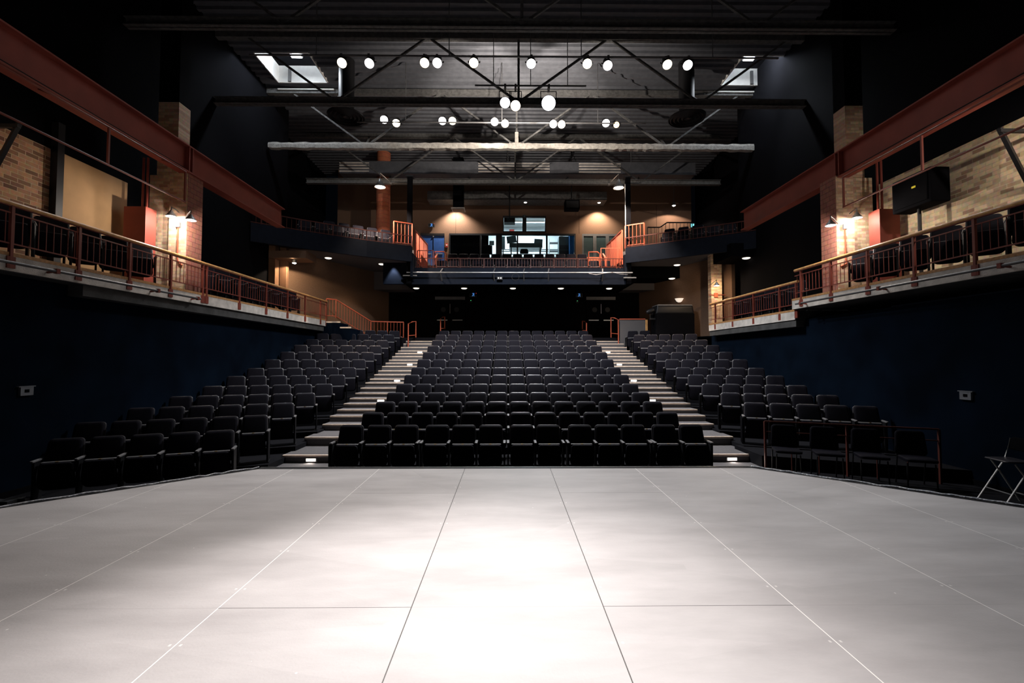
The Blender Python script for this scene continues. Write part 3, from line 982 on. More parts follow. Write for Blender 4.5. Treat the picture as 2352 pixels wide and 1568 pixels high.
def lantern(px, py, Y, pz, emi, target, watt, label, group, size=0.24, ang=36, color=TUNG, Xw=None):
    p = at(px, py, Y) if Xw is None else Vector(Xw)
    t = thing('stage_lantern', label, 'stage light', p, 0, group)
    d = (Vector(target) - p).normalized()
    q = d.to_track_quat('-Z', 'Y').to_matrix().to_4x4()
    r = size / 2
    MB().lathe([(r * 0.55, 0.42), (r * 0.8, 0.38), (r * 0.9, 0.2), (r, 0.16), (r * 1.08, 0.0), (r * 1.02, 0.0), (r * 0.95, 0.03)], 20, q).build('lantern_body', M['black_steel'], t, smooth=True)
    MB().lathe([(0.001, 0.0), (r * 0.6, 0.008), (r * 0.98, 0.022)], 20, q, cap=False).build('lens', E[emi], t, smooth=True)
    up = max(pz - p.z, 0.12)
    c = q @ Vector((0, 0, 0.2))
    MB().bar((c.x - r - .03, c.y, c.z), (c.x - r - .03, c.y, up - 0.08), 0.025, 0.01).bar((c.x + r + .03, c.y, c.z), (c.x + r + .03, c.y, up - 0.08), 0.025, 0.01).bar((c.x - r - .04, c.y, up - 0.08), (c.x + r + .04, c.y, up - 0.08), 0.025, 0.012).build('yoke', M['black_steel'], t)
    MB().box(c.x - 0.03, c.x + 0.03, min(c.y, 0) - 0.03, max(c.y, 0) + 0.03, up - 0.09, up + 0.04).build('clamp', M['grey_metal'], t)
    if watt:
        spot('lantern_beam', p + d * 0.06, target, watt, ang, 1.0, color, r * 0.6)
    return t


UP = [(785, 145, 'warm'), (848, 146, 'cool'), (975, 145, 'warm'), (1004, 145, 'cool'), (1088, 145, 'warm'), (1220, 147, 'cool'), (1349, 147, 'warm'), (1396, 151, 'cool'), (1533, 149, 'amber'), (1580, 150, 'cool')]
for k, (px, py, em) in enumerate(UP):
    X = (px - 1166) * 11.7 / 1040
    em2 = 'warm' if em == 'amber' else em
    lantern(px, py, 11.7, 9.55, em2, (X * 0.8 - 0.2, 3.0 + 0.6 * (k % 3), 0), 130, 'small glowing lantern, %s from the left on the upper lighting pipe' % ORD[k], 'upper row lanterns', color=TUNG if em != 'cool' else WHITE, ang=34)
LO = [(882, 275, 'cool'), (910, 283, 'warm'), (1016, 278, 'cool'), (1039, 278, 'warm'), (1136, 280, 'cool'), (1160, 284, 'warm'), (1271, 285, 'cool'), (1290, 286, 'warm'), (1392, 283, 'cool'), (1416, 287, 'amber')]
for k, (px, py, em) in enumerate(LO):
    X = (px - 1166) * 15.4 / 1040
    lantern(px, py, 15.4, 9.72, em, (X * 0.75, 3.6 + 0.5 * (k % 2), 0), 150, 'small glowing lantern, %s from the left on the lower lighting pipe' % ORD[k], 'lower row lanterns', size=0.26 if em != 'amber' else 0.2, color=TUNG if em != 'cool' else WHITE, ang=32)
FLD = [(1160, 236, 'flood'), (1184, 243, 'scoop'), (1260, 237, 'flood')]
for k, (px, py, em) in enumerate(FLD):
    lantern(px, py, 13.55, 9.9, em, (0.3 * (k - 1), 2.0, 1.0), 0, 'glaring floodlight, %s on the short overhead pipe' % ['left of the pair', 'warm one between', 'single right one'][k], 'overhead floodlights', size=0.30 if k < 2 else 0.42, ang=135, color=COOL if em == 'flood' else WARM)
    p = at(px, py, 13.55)
    spot('flood_house_light', p + Vector((0, -.05, -.28)), p + Vector((0, .9, -6)), 2500, 132, 0.9, TUNG if k == 1 else COOL, 0.12)
    spot('flood_back_spill', p + Vector((0, 0.62, -0.10)), p + Vector(((k - 1) * 1.5, .62 + 2.0, 1.85)), 760, 94, 0.35, TUNG, 0.02)
# lanterns above the stage, outside the frame
NEAR = [(-4.4, -3.3, 3.6), (-2.6, -1.6, 3.4), (-1.2, -0.5, 1.9), (0.1, -0.15, 2.6), (0.9, 0.4, 2.6), (3.4, 3.2, 2.2)]
for k, (x, tx, ty) in enumerate(NEAR):
    lantern(0, 0, 0, 9.55, 'cool', (tx, ty, 0), [480, 420, 4600, 3800, 900, 750][k], 'black stage lantern over the stage edge, %s from the left' % ORD[k], 'near stage lanterns', Xw=(x, 8.6, 9.2), ang=[66, 50, 32, 32, 44, 60][k], color=WHITE if k < 5 else (.78, .88, 1))

# round air diffusers hanging between the trusses
for s, p, lab in ((-1, at(795, 268, 15.2), 'left'), (1, at(1578, 272, 15.2), 'right')):
    t = thing('air_diffuser', 'large round dark air diffuser under the roof, %s of the lanterns' % lab, 'diffuser', p, 0, 'air diffusers')
    MB().lathe([(0.60, -0.02), (0.62, 0.02), (0.5, 0.09), (0.30, 0.14), (0.26, 0.16), (0.26, 11.75 - p.z)], 28, cap=False).build('diffuser_cone', M['black_steel'], t, smooth=True)
    for r in (0.14, 0.27, 0.40, 0.52):
        MB().lathe([(r, -0.03), (r + 0.06, 0.015), (r + 0.055, 0.03), (r - 0.005, -0.015), (r, -0.03)], 28, cap=False).build('diffuser_ring', M['black_steel'], t, smooth=True)
    MB().lathe([(0.001, 0.0), (0.09, -0.02), (0.09, 0.05)], 20, cap=False).build('diffuser_hub', M['black_steel'], t, smooth=True)
# long duct with grilles
t = thing('air_duct', 'long dark air duct under the roof with pale slot grilles', 'duct', (1, 21.4, 10.6))
MB().box(-8, 9, 21.3, 22.0, 10.35, 10.95).build('duct_body', M['deck'], t, True)
for x0, x1 in ((-8, -6.6), (-1.4, 2.0), (3.4, 5.4)):
    g = MB()
    for z in (10.42, 10.56, 10.70, 10.82):
        g.box(x0, x1, 21.27, 21.31, z, z + 0.06)
    g.build('slot_grille', M['concrete'], t, True)
for x in (-6, 0, 6):
    MB().tube((x, 21.65, 10.95), (x, 21.65, 11.85), 0.02).build('hanger_rod', M['grey_metal'], t, True)

# ------------------------------------------------------------------ lower back wall
struct('wall_back_lower', MB().box(-6.3, 7.4, BACK, BACK + 0.2, PLAT, 5.0), M['black'])
struct('ceiling_balcony', MB().box(-4.7, 5.7, 19.9, BACK + 0.2, 4.95, 5.05), M['black'])
struct('wall_balcony_front', MB().box(-4.19, 5.19, 19.7, 19.9, 4.80, 5.52), M['navy_fascia'])
for k, (x0, x1, nm) in enumerate(((999, 1068, 'left'), (1347, 1414, 'right'))):
    a, b_ = at(x0, 771, BACK), at(x1, 771, BACK)
    t = thing('door_%d' % (k + 1), 'dark double doors with round portholes at the back, %s of the centre block' % nm, 'door', ((a.x + b_.x) / 2, BACK, PLAT))
    t['kind'] = 'structure'
    m_ = (a.x + b_.x) / 2
    for s, (u, v) in zip((-1, 1), ((a.x, m_ - .01), (m_ + .01, b_.x))):
        lf = MB().box(u, v, BACK - 0.05, BACK, PLAT, 4.62).build('door_leaf', M['black'], t, True)
        cxx = (u + v) / 2 + (-s) * 0.05
        MB().lathe([(0.12, -0.01), (0.13, 0.01)], 18, Matrix.Translation((cxx, BACK - 0.055, 4.1)) @ Matrix.Rotation(PI / 2, 4, 'X')).build('porthole', M['black_steel'], t, True)
        MB().box(u + 0.12, v - 0.12, BACK - 0.09, BACK - 0.05, 3.53, 3.57).build('push_bar', M['bright_metal'], t, True)
    MB().box(a.x, b_.x, BACK - 0.06, BACK, 4.62, 4.78).build('door_header', M['grey_metal'], t, True)
    MB().box(m_ - 0.008, m_ + 0.008, BACK - 0.056, BACK - 0.05, 3.9, 4.4).build('astragal', M['bright_metal'], t, True)


def exit_sign(px, py, Y, label, group='exit signs', red=True, w=0.34, h=0.2):
    p = at(px, py, Y)
    t = thing('exit_sign', label, 'sign', p, 0, group)
    MB().box(-w / 2, w / 2, -0.03, 0.03, -h / 2, h / 2).build('sign_case', M['black_steel'], t)
    f = MB()
    f.box(-w / 2, w / 2, -0.035, -0.03, h / 2 - .012, h / 2).box(-w / 2, w / 2, -0.035, -0.03, -h / 2, -h / 2 + .012).box(-w / 2, -w / 2 + .012, -0.035, -0.03, -h / 2, h / 2).box(w / 2 - .012, w / 2, -0.035, -0.03, -h / 2, h / 2)
    f.build('sign_frame', M['grey_metal'], t)
    g = MB()       # doorway outline with a running figure
    g.box(-0.05, 0.05, -0.036, -0.03, 0.065, 0.08).box(0.036, 0.05, -0.036, -0.03, -0.08, 0.08).box(-0.05, -0.036, -0.036, -0.03, -0.08, -0.02).box(-0.01, 0.01, -0.036, -0.03, 0.035, 0.055)
    g.bar((-0.005, -0.033, 0.03), (0.0, -0.033, -0.02), 0.016, 0.006).bar((0.0, -0.033, -0.02), (0.03, -0.033, -0.05), 0.012, 0.006).bar((0.0, -0.033, -0.02), (-0.03, -0.033, -0.06), 0.012, 0.006).bar((-0.03, -0.033, 0.01), (0.03, -0.033, 0.02), 0.01, 0.006)
    g.build('pictogram', E['exit'], t)
    if red:
        MB().box(w / 2 - .03, w / 2 - .012, -0.036, -0.03, h / 2 - .03, h / 2 - .012).build('pilot_light', E['red_dot'], t)
    return t


exit_sign(1087, 677, 23.45, 'dark exit sign with blue running figure beside the left back doors')
exit_sign(1330, 678, 23.45, 'dark exit sign with blue running figure beside the right back doors', red=False)
exit_sign(991, 517.5, 24.22, 'framed exit sign with blue running figure above the blue balcony doors')
for k, (px, py) in enumerate(((1081.5, 690), (1326, 691))):
    p = at(px, py, BACK - 0.02)
    tt = thing('alarm_unit', 'tiny alarm unit with green pilot light beside the %s back doors' % ('left', 'right')[k], 'alarm', p, 0, 'alarm units')
    MB().box(-0.06, 0.06, -0.01, 0.02, -0.1, 0.04).build('unit_case', M['black_steel'], tt)
    MB().box(-0.012, 0.012, -0.02, -0.008, -0.01, 0.014).build('pilot_light', E['green_dot'], tt)


def downlight(p, label, group, watt=25, emi='down', size=100, color=TUNG, r=0.15):
    t = thing('recessed_downlight', label, 'light', p, 0, group)
    MB().lathe([(r + 0.025, -0.006), (r + 0.025, 0.02), (r, 0.02), (r, -0.006)], 18).build('trim_ring', M['grey_metal'], t, smooth=True)
    MB().lathe([(0.001, -0.045), (r * .6, -0.04), (r * .92, -0.02), (r, 0.01)], 18, cap=False).build('lens', E[emi], t, smooth=True)
    if watt:
        spot('downlight_lamp', p + Vector((0, 0, -0.16)), p + Vector((0, -0.55 if 'under balcony' in label else 0, -2)), watt, size, 0.5, color, 0.06)
    return t


for k, (px, py) in enumerate(((956, 661), (1066, 661), (1178, 662), (1288, 662), (1399, 662))):
    p = at(px, py, 21.7)
    p.z = 4.94
    downlight(p, 'round downlight under the balcony, %s from the left' % ORD[k], 'under balcony downlights', 60, size=66)

# ------------------------------------------------------------------ balcony
mb = MB()
mb.box(-4.15, 5.15, 19.85, 21.2, 5.0, 5.08)
mb.box(-4.15, 5.15, 21.0, 22.7, 5.0, 5.76)
mb.box(-9.0, 10.0, 22.6, BBACK, 5.0, 6.22)
struct('floor_balcony', mb, M['carpet'])
bx0 = (1014 - 1166) * 20.3 / 1040
for k in range(15):
    place_seat(bx0 + 0.528 * k, 20.32, 5.06, 0, 'black theatre seat, %s from the left in the front row of the balcony' % ORD[k], 'balcony seats', last=k == 14, fine=False)
bx0 = (1039 - 1166) * 22.1 / 1040
for k in range(13):
    place_seat(bx0 + 0.53 * k, 22.1, 5.77, 0, 'black theatre seat, %s from the left in the back row of the balcony' % ORD[k], 'balcony seats', last=k == 12, fine=False)


def guard(name, label, cat, A, B, zbA, ztA, zbB, ztB, nposts, spacing, m, group=None, top=0.035, post=0.035, bal=0.013, curve=None):
    """flat guard from A to B (plan points) with posts, rails and balusters"""
    A, B = Vector(A), Vector(B)
    root = thing(name, label, cat, (A.x, A.y, zbA), 0, group)
    P = lambda t, u: Vector((*A.lerp(B, t), (zbA + (zbB - zbA) * t) * (1 - u) + (ztA + (ztB - ztA) * t) * u))
    L = (B - A).length
    MB().bar(P(0, 1), P(1, 1), top, top).build('top_rail', m, root, True)
    MB().bar(P(0, 0.12), P(1, 0.12), top * 0.7, top * 0.7).build('bottom_rail', m, root, True)
    for i in range(nposts):
        t = i / (nposts - 1)
        MB().bar(P(t, 0), P(t, 1), post, post).build('post', m, root, True)
    n = int(L / spacing)
    for i in range(1, n):
        t = i / n
        MB().bar(P(t, 0.12), P(t, 1), bal, bal).build('baluster', m, root, True)
    return root


guard('balcony_railing', 'low red railing along the front edge of the balcony', 'railing', (-4.15, 19.78), (5.15, 19.78), 5.52, 5.955, 5.52, 5.955, 10, 0.125, M['shaded_rail'], None, 0.03, 0.03, 0.014)
# orange guards running back along both sides of the balcony
guard('side_guard', 'tall orange guard with close bars at the left end of the balcony', 'railing', (-4.10, 19.8), (-4.0, 22.4), 5.7, 7.22, 5.7, 7.22, 4, 0.10, M['orange_rail'], 'orange balcony guards', 0.05, 0.05, 0.024)
guard('side_guard', 'tall orange guard with close bars at the right end of the balcony', 'railing', (5.06, 19.8), (4.96, 22.4), 5.7, 7.22, 5.7, 7.22, 4, 0.10, M['orange_rail'], 'orange balcony guards', 0.05, 0.05, 0.024)
guard('landing_guard', 'short dark landing guard in front of the blue doors', 'railing', (-4.0, 19.95), (-3.3, 19.95), 5.52, 6.34, 5.52, 6.34, 2, 0.11, M['red_rail'], 'landing guards', 0.03)
guard('landing_guard', 'short orange landing guard at the right end of the balcony', 'railing', (4.15, 19.95), (5.0, 19.95), 5.52, 6.46, 5.52, 6.46, 2, 0.17, M['orange_rail'], 'landing guards', 0.03)
for px, lab in ((1000, 'left end of the balcony seats'), (1391, 'right end of the balcony seats')):
    p = at(px, 600, 20.2)
    tt = thing('handrail_loop', 'small orange handrail loop at the %s' % lab, 'handrail', (p.x, 20.2, 5.08), 0, 'balcony handrails')
    MB().path([(0, 0, 0), (0, 0, 0.95), (0, 0.1, 1.05), (0, 0.5, 1.3), (0, 0.55, 0.7)], 0.045).build('rail_loop', M['orange_rail'], tt, smooth=True)
    MB().box(-0.07, 0.07, -0.07, 0.07, 0, 0.02).build('foot_plate', M['orange_rail'], tt)
for px, lab in ((1012, 'left end of the upper balcony row'), (1365, 'right end of the upper balcony row')):
    p = at(px, 600, 21.6)
    tt = thing('handrail_loop', 'orange handrail loop at the %s' % lab, 'handrail', (p.x, 21.6, 5.76), 0, 'balcony handrails')
    w_ = 0.55
    MB().path([(-w_ / 2, 0, 0), (-w_ / 2, 0, 0.92), (w_ * .3, 0, 0.92), (w_ / 2, 0, 0.82), (w_ / 2, 0, 0)], 0.035).build('rail_loop', M['orange_rail'], tt, smooth=True)
    MB().box(-0.35, 0.35, -0.04, 0.04, 0, 0.015).build('foot_plate', M['orange_rail'], tt)
# orange back panels under the right guard
struct('trim_10', MB().box(3.9, 5.0, 22.3, 22.34, 5.76, 6.6), M['brick_col'])

# lighting pipe on the balcony front
t = thing('balcony_pipe', 'bare steel lighting pipe bracketed across the balcony front', 'pipe', (0.5, 19.4, 5.26))
MB().tube((-4.35, 19.4, 5.26), (5.4, 19.4, 5.26), 0.03, 10).build('pipe', M['bright_metal'], t, True, smooth=True)
for px in (1012, 1134, 1203, 1260, 1385):
    x = at(px, 620, 19.4).x
    MB().bar((x - 0.02, 19.4, 5.26), (x + 0.05, 19.72, 5.5), 0.05, 0.03).bar((x, 19.4, 5.26), (x + .02, 19.7, 4.95), 0.05, 0.03).build('bracket', M['grey_metal'], t, True)
MB().box(-4.5, -3.9, 19.36, 19.42, 5.10, 5.14).build('end_bar', M['bright_metal'], t, True)
MB().box(5.0, 5.55, 19.36, 19.42, 5.02, 5.07).build('end_bar', M['bright_metal'], t, True)
pts = [(at(1352 + 18 * k, 628 + 3 * math.sin(k * 1.7), 19.37)) for k in range(6)]
MB().path(pts, 0.015, 6).build('loose_cable', M['grey_metal'], t, True)
p = at(1184, 636, 19.37)
lo = [p + Vector((0.16 * math.cos(a / 12 * 2 * PI), 0, 0.15 * math.sin(a / 12 * 2 * PI))) for a in range(13)]
MB().path(lo, 0.01, 6).build('cable_coil', M['rubber'], t, True)
p = at(1148, 639, 19.62)
t = thing('socket_box', 'small black socket box with two white sockets on the balcony front', 'socket', p)
MB().box(-0.12, 0.12, -0.06, 0.08, -0.07, 0.07).build('box_body', M['black_steel'], t)
for x in (-0.055, 0.045):
    MB().box(x - 0.03, x + 0.03, -0.07, -0.058, -0.025, 0.03).build('socket', M['white'], t)

# balcony back wall with openings
W0, W1 = at(1032, 540, BBACK).x, at(1322, 540, BBACK).x       # booth window band
D0, D1 = at(966, 540, BBACK).x, at(1021, 540, BBACK).x         # blue doors
G0, G1 = at(1337, 540, BBACK).x, at(1424, 540, BBACK).x        # glazed doors
U0, U1 = at(1155, 540, BBACK).x, at(1254, 540, BBACK).x        # upper window
zfl = 6.22
zhead = at(1200, 536.5, BBACK).z
zu0, zu1 = at(1200, 533.5, BBACK).z, at(1200, 496, BBACK).z
zsill = 6.95
mb = MB()
T_ = 0.2
Z1 = CEIL
for x0, x1, z0, z1 in ((-9.2, D0, zfl, Z1), (D0, D1, zhead, Z1), (D1, W0, zfl, Z1), (W0, W1, zfl, zsill), (W0, U0, zhead, Z1), (U0, U1, zu1, Z1), (U0, U1, zhead, zu0), (U1, W1, zhead, Z1), (W1, G0, zfl, Z1), (G0, G1, zhead, Z1), (G1, 10.0, zfl, Z1)):
    mb.box(x0, x1, BBACK, BBACK + T_, z0, z1)
struct('wall_back', mb, M['tan'])
# seams between the acoustic panels
mb = MB()
for px in (1047, 1330, 1508):
    x = at(px, 500, BBACK).x
    mb.box(x - 0.006, x + 0.006, BBACK - 0.004, BBACK, zhead, 9.9)
struct('trim_11', mb, M['black'])
struct('trim_12', MB().box(-4.2, 5.2, BBACK - 0.9, BBACK, 9.85, 10.3), M['fireproof'])

# blue doors
t = thing('door_3', 'pair of bright blue doors on the balcony with a dark header', 'door', ((D0 + D1) / 2, BBACK, zfl))
t['kind'] = 'structure'
m_ = (D0 + D1) / 2 + .05
for u, v in ((D0, m_ - .006), (m_ + .006, D1)):
    MB().box(u, v, BBACK + 0.02, BBACK + 0.07, zfl, zhead - 0.12).build('door_leaf', M['blue_door'], t, True)
    MB().box(u + .12, v - .1, BBACK - 0.04, BBACK + 0.02, zfl + 0.95, zfl + 1.0).build('push_bar', M['bright_metal'], t, True)
MB().box(D0, D1, BBACK - 0.02, BBACK + 0.07, zhead - 0.12, zhead).build('door_header', M['black_steel'], t, True)
MB().box(m_ - .03, m_ + .03, BBACK - .03, BBACK + .02, zhead - .2, zhead - .14).build('door_stop', M['bright_metal'], t, True)
MB().box(m_ - .01, m_ + .01, BBACK + .0, BBACK + .025, zfl, zhead - .12).build('astragal', M['black_steel'], t, True)
# glazed doors
t = thing('door_4', 'pair of glazed doors with grey frames beside the control booth', 'door', ((G0 + G1) / 2, BBACK, zfl))
t['kind'] = 'structure'
gw = (G1 - G0) / 3
for i in range(3):
    u, v = G0 + gw * i, G0 + gw * (i + 1)
    fr = MB().box(u, u + .09, BBACK, BBACK + .06, zfl, zhead).box(v - .09, v, BBACK, BBACK + .06, zfl, zhead).box(u + .09, v - .09, BBACK, BBACK + .06, zhead - .12, zhead).box(u + .09, v - .09, BBACK, BBACK + .06, zfl, zfl + .15)
    fr.build('door_frame', M['grey_metal'], t, True)
    MB().box(u + .09, v - .09, BBACK + .025, BBACK + .035, zfl + .15, zhead - .12).build('door_pane', M['screen'], t, True)
# fire alarm
p = at(1026, 563.5, BBACK - 0.02)
t = thing('fire_alarm', 'small red fire alarm pull station beside the blue doors', 'alarm', p)
MB().box(-0.055, 0.055, -0.03, 0.02, -0.10, 0.10).build('alarm_body', M['red_box'], t)
MB().box(-0.035, 0.035, -0.04, -0.028, -0.02, 0.04).build('pull_handle', M['white'], t)

# control booth
struct('floor_booth', MB().box(W0 - .3, W1 + .3, BBACK + T_, 28, zfl - .1, zfl), M['carpet'])
struct('ceiling_booth', MB().box(W0 - .3, W1 + .3, BBACK + T_, 28, 9.75, 9.85), M['white'])
mb = MB().box(W0 - .4, W0 - .3, BBACK + T_, 28, zfl, 9.85).box(W1 + .3, W1 + .4, BBACK + T_, 28, zfl, 9.85).box(W0 - .3, W1 + .3, 28, 28.1, zfl, 9.85)
struct('wall_booth', mb, M['white_block'])
mb = MB()
for z in (7.55, 7.72, 7.86, 8.04, 8.22, 8.33):
    mb.box(-0.6, W1 + .3, 27.96, 28, z, z + 0.03)
struct('trim_13', mb, M['grey_metal'])
struct('wall_booth_divider', MB().box(W0 - .3, -1.1, 25.6, 25.7, zfl, 9.75), M['black'])


def window_frame(name, label, x0, x1, z0, z1, muls, mw):
    t = thing(name, label, 'window', ((x0 + x1) / 2, BBACK, z0))
    t['kind'] = 'structure'
    f = MB().box(x0, x1, BBACK - .03, BBACK + .1, z0, z0 + .06).box(x0, x1, BBACK - .03, BBACK + .1, z1 - .09, z1).box(x0, x0 + .05, BBACK - .03, BBACK + .1, z0 + .06, z1 - .09).box(x1 - .06, x1, BBACK - .03, BBACK + .1, z0 + .06, z1 - .09)
    edges = [x0 + .05]
    for x, wd in muls:
        f.box(x - wd / 2, x + wd / 2, BBACK - .03, BBACK + .1, z0 + .06, z1 - .09)
        edges += [x - wd / 2, x + wd / 2]
    edges.append(x1 - .06)
    f.build('window_frame', M['black_steel'], t, True)
    for a, b_ in zip(edges[::2], edges[1::2]):
        MB().box(a, b_, BBACK + .03, BBACK + .036, z0 + .06, z1 - .09).build('window_pane', M['glass'], t, True)
    return t


X_ = lambda px: at(px, 560, BBACK).x
window_frame('window_1', 'long control booth window in dark frames behind the balcony seats', W0, W1, zsill, zhead, [(X_(1104), .08), (X_(1146), .33), (X_(1188.5), .08), (X_(1256), .09)], .08)
window_frame('window_2', 'upper two pane control booth window', U0, U1, zu0, zu1, [(X_(1204.5), .22)], .2)
area('booth_light', (0.8, 26.2, 9.7), (0.8, 26.2, 6), 420, 3.0, 1.2, (0.85, 0.95, 1.0))
t = thing('booth_tube_light', 'white fluorescent tube light on the booth ceiling', 'light', (1.3, 26.8, 9.72))
MB().box(-1.4, 1.4, -0.08, 0.08, -0.02, 0.03).build('light_tray', M['white'], t)
MB().tube((-1.3, 0, -0.045), (1.3, 0, -0.045), 0.025).build('tube', E['booth'], t)


def booth_obj(name, label, cat, px0, px1, py0, py1, Y, depth, m, legs=0, leg_m=None):
    a, b_ = at(px0, py1, Y), at(px1, py0, Y)
    root = thing(name, label, cat, ((a.x + b_.x) / 2, Y, zfl))
    return root, a, b_


# mixing desk
a, b_ = at(1170, 571, 25.6), at(1245, 561, 25.6)
t = thing('mixing_desk', 'long mixing desk on legs behind the booth window', 'desk', ((a.x + b_.x) / 2, 25.6, zfl))
MB().box(a.x, b_.x, 25.3, 26.1, a.z, b_.z).build('desk_top', M['screen'], t, True)
MB().add([(a.x + .05, 25.4, b_.z), (b_.x - .05, 25.4, b_.z), (b_.x - .05, 26.0, b_.z), (a.x + .05, 26.0, b_.z), (a.x + .05, 26.0, b_.z + .14), (b_.x - .05, 26.0, b_.z + .14)], [(0, 1, 2, 3), (0, 4, 5, 1), (3, 2, 5, 4), (0, 3, 4), (1, 5, 2)]).build('console', M['grey_metal'], t, True)
for x in (a.x + .1, b_.x - .1):
    for y in (25.4, 26.0):
        MB().box(x - .03, x + .03, y - .03, y + .03, zfl, a.z).build('leg', M['black_steel'], t, True)


def monitor(px0, px1, py0, py1, Y, label, grp, tilt=0.0, stand_to=None):
    a, b_ = at(px0, py1, Y), at(px1, py0, Y)
    c = (a + b_) / 2
    wd, hh = b_.x - a.x, b_.z - a.z
    t = thing('computer_monitor', label, 'monitor', c, 0, grp)
    T = Matrix.Rotation(tilt, 4, 'Y')
    MB().box(-wd / 2, wd / 2, -0.02, 0.02, -hh / 2, hh / 2, T).build('monitor_screen', M['screen'], t)
    sz = (stand_to if stand_to is not None else c.z - hh) - c.z
    MB().box(-.03, .03, .02, .06, sz, 0).box(-.12, .12, -.06, .1, sz, sz + .02).build('monitor_stand', M['black_steel'], t)


monitor(1164, 1186, 542, 558, 25.7, 'tilted dark monitor over the left end of the mixing desk', 'booth monitors', rad(-8), b_.z)
monitor(1227, 1246, 549, 562, 25.75, 'dark monitor over the right end of the mixing desk', 'booth monitors', rad(4), b_.z)
# side desk and monitors seen between the dark mullions
a, b_ = at(1124, 584, 25.9), at(1162, 578, 25.9)
t = thing('side_desk', 'low dark side desk left of the mixing desk', 'desk', ((a.x + b_.x) / 2, 26.2, zfl))
MB().box(a.x, b_.x, 25.85, 26.6, 7.1, 7.15).build('desk_top', M['screen'], t, True)
for x in (a.x + .05, b_.x - .05):
    MB().box(x - .03, x + .03, 25.9, 26.5, zfl, 7.1).build('leg', M['black_steel'], t, True)
monitor(1124, 1135, 553, 563, 26.1, 'small dark monitor above the side desk', 'booth monitors', 0, 7.15)
monitor(1151, 1160, 543, 572, 26.1, 'upright dark monitor beside the broad mullion', 'booth monitors', 0, 7.15)


def chair_round(px0, px1, py0, py1, Y, label):
    a, b_ = at(px0, py1, Y), at(px1, py0, Y)
    c = (a + b_) / 2
    t = thing('office_chair', label, 'chair', (c.x, Y, zfl), 0, 'booth chairs')
    wd = b_.x - a.x
    MB().plate(wd * .9, wd, b_.z - a.z, .1, .1, .06, Matrix.Translation((0, 0, a.z - zfl)), .03).build('backrest', M['black'], t, smooth=True)
    MB().plate(wd * .9, wd, .55, .1, .1, .1, Matrix.Translation((0, .5, .5)) @ Matrix.Rotation(rad(90), 4, 'X'), .03).build('seat', M['black'], t, smooth=True)
    MB().tube((0, .3, .05), (0, .3, .45), .03).build('column', M['black_steel'], t)
    MB().bar((-.3, .3, .03), (.3, .3, .03), .05, .05).bar((0, 0, .03), (0, .6, .03), .05, .05).build('foot_cross', M['black_steel'], t)


chair_round(1194, 1214, 571, 582, 25.0, 'office chair with low back pushed up to the mixing desk')
chair_round(1106, 1130, 562, 584, 24.75, 'bulky black office chair behind the dark window pane')
# racks and curtain at the right end
a, b_ = at(1283, 582, 25.6), at(1309, 545, 25.6)
t = thing('equipment_rack', 'tall dark equipment rack by the blue curtain in the booth', 'rack', ((a.x + b_.x) / 2, 25.6, zfl))
MB().box(a.x, b_.x, 25.4, 26.0, zfl, b_.z).build('rack_body', M['screen'], t, True)
for k in range(5):
    MB().box(a.x + .04, b_.x - .04, 25.37, 25.4, zfl + .3 + .3 * k, zfl + .54 + .3 * k).build('rack_drawer', M['black_steel'], t, True)
MB().box(a.x + .05, a.x + .25, 25.5, 25.8, b_.z, b_.z + .1).build('top_device', M['white'], t, True)
mb = MB()
a, b_ = at(1306, 582, 25.2), at(1321, 541, 25.2)
n = 24
vs = []
for i in range(n + 1):
    x = a.x + (b_.x - a.x) * i / n
    y = 25.2 + .05 * math.sin(i * 1.6)
    vs += [(x, y, zfl + .02), (x, y, b_.z + .25)]
for i in range(n + 1):
    x, y = vs[2 * i][0], vs[2 * i][1] + .012
    vs += [(x, y, zfl + .02), (x, y, b_.z + .25)]
m0 = 2 * (n + 1)
fs = [(2 * i, 2 * i + 2, 2 * i + 3, 2 * i + 1) for i in range(n)] + [(m0 + 2 * i, m0 + 2 * i + 1, m0 + 2 * i + 3, m0 + 2 * i + 2) for i in range(n)]
fs += [(2 * i, m0 + 2 * i, m0 + 2 * i + 2, 2 * i + 2) for i in range(n)] + [(2 * i + 1, 2 * i + 3, m0 + 2 * i + 3, m0 + 2 * i + 1) for i in range(n)]
ct = thing('booth_curtain', 'blue curtain hanging at the right end of the booth', 'curtain', (a.x, 25.2, zfl))
mb.add(vs, fs).build('curtain_cloth', M['blue_curtain'], ct, True, smooth=True)
MB().tube((a.x - .1, 25.2, b_.z + .26), (b_.x + .1, 25.2, b_.z + .26), .015).tube((b_.x - .05, 25.2, b_.z + .26), (b_.x - .05, 25.2, 9.76), .01).build('curtain_rod', M['bright_metal'], ct, True)
# shelving with grid at the back of the booth
a, b_ = at(1262, 582, 26.8), at(1283, 540, 26.8)
t = thing('wire_shelf', 'open white wire shelf at the back of the booth', 'shelf', ((a.x + b_.x) / 2, 26.9, zfl))
for x in (a.x, b_.x):
    for y in (26.8, 27.2):
        MB().tube((x, y, zfl), (x, y, 8.7), .02).build('upright', M['bright_metal'], t, True)
for k in range(5):
    MB().box(a.x, b_.x, 26.8, 27.2, zfl + .25 + .5 * k, zfl + .28 + .5 * k).build('shelf_board', M['grey_metal'], t, True)
# red notice on the back wall
p = at(1175.5, 528.5, 27.95)
t = thing('wall_notice', 'small dark red notice on the booth wall behind the upper window', 'notice', p)
MB().box(-.14, .14, 0, .02, -.05, .05).build('notice_board', M['red_box'], t)
MB().box(-.15, .15, .02, .05, -.06, .06).build('notice_frame', M['black_steel'], t)

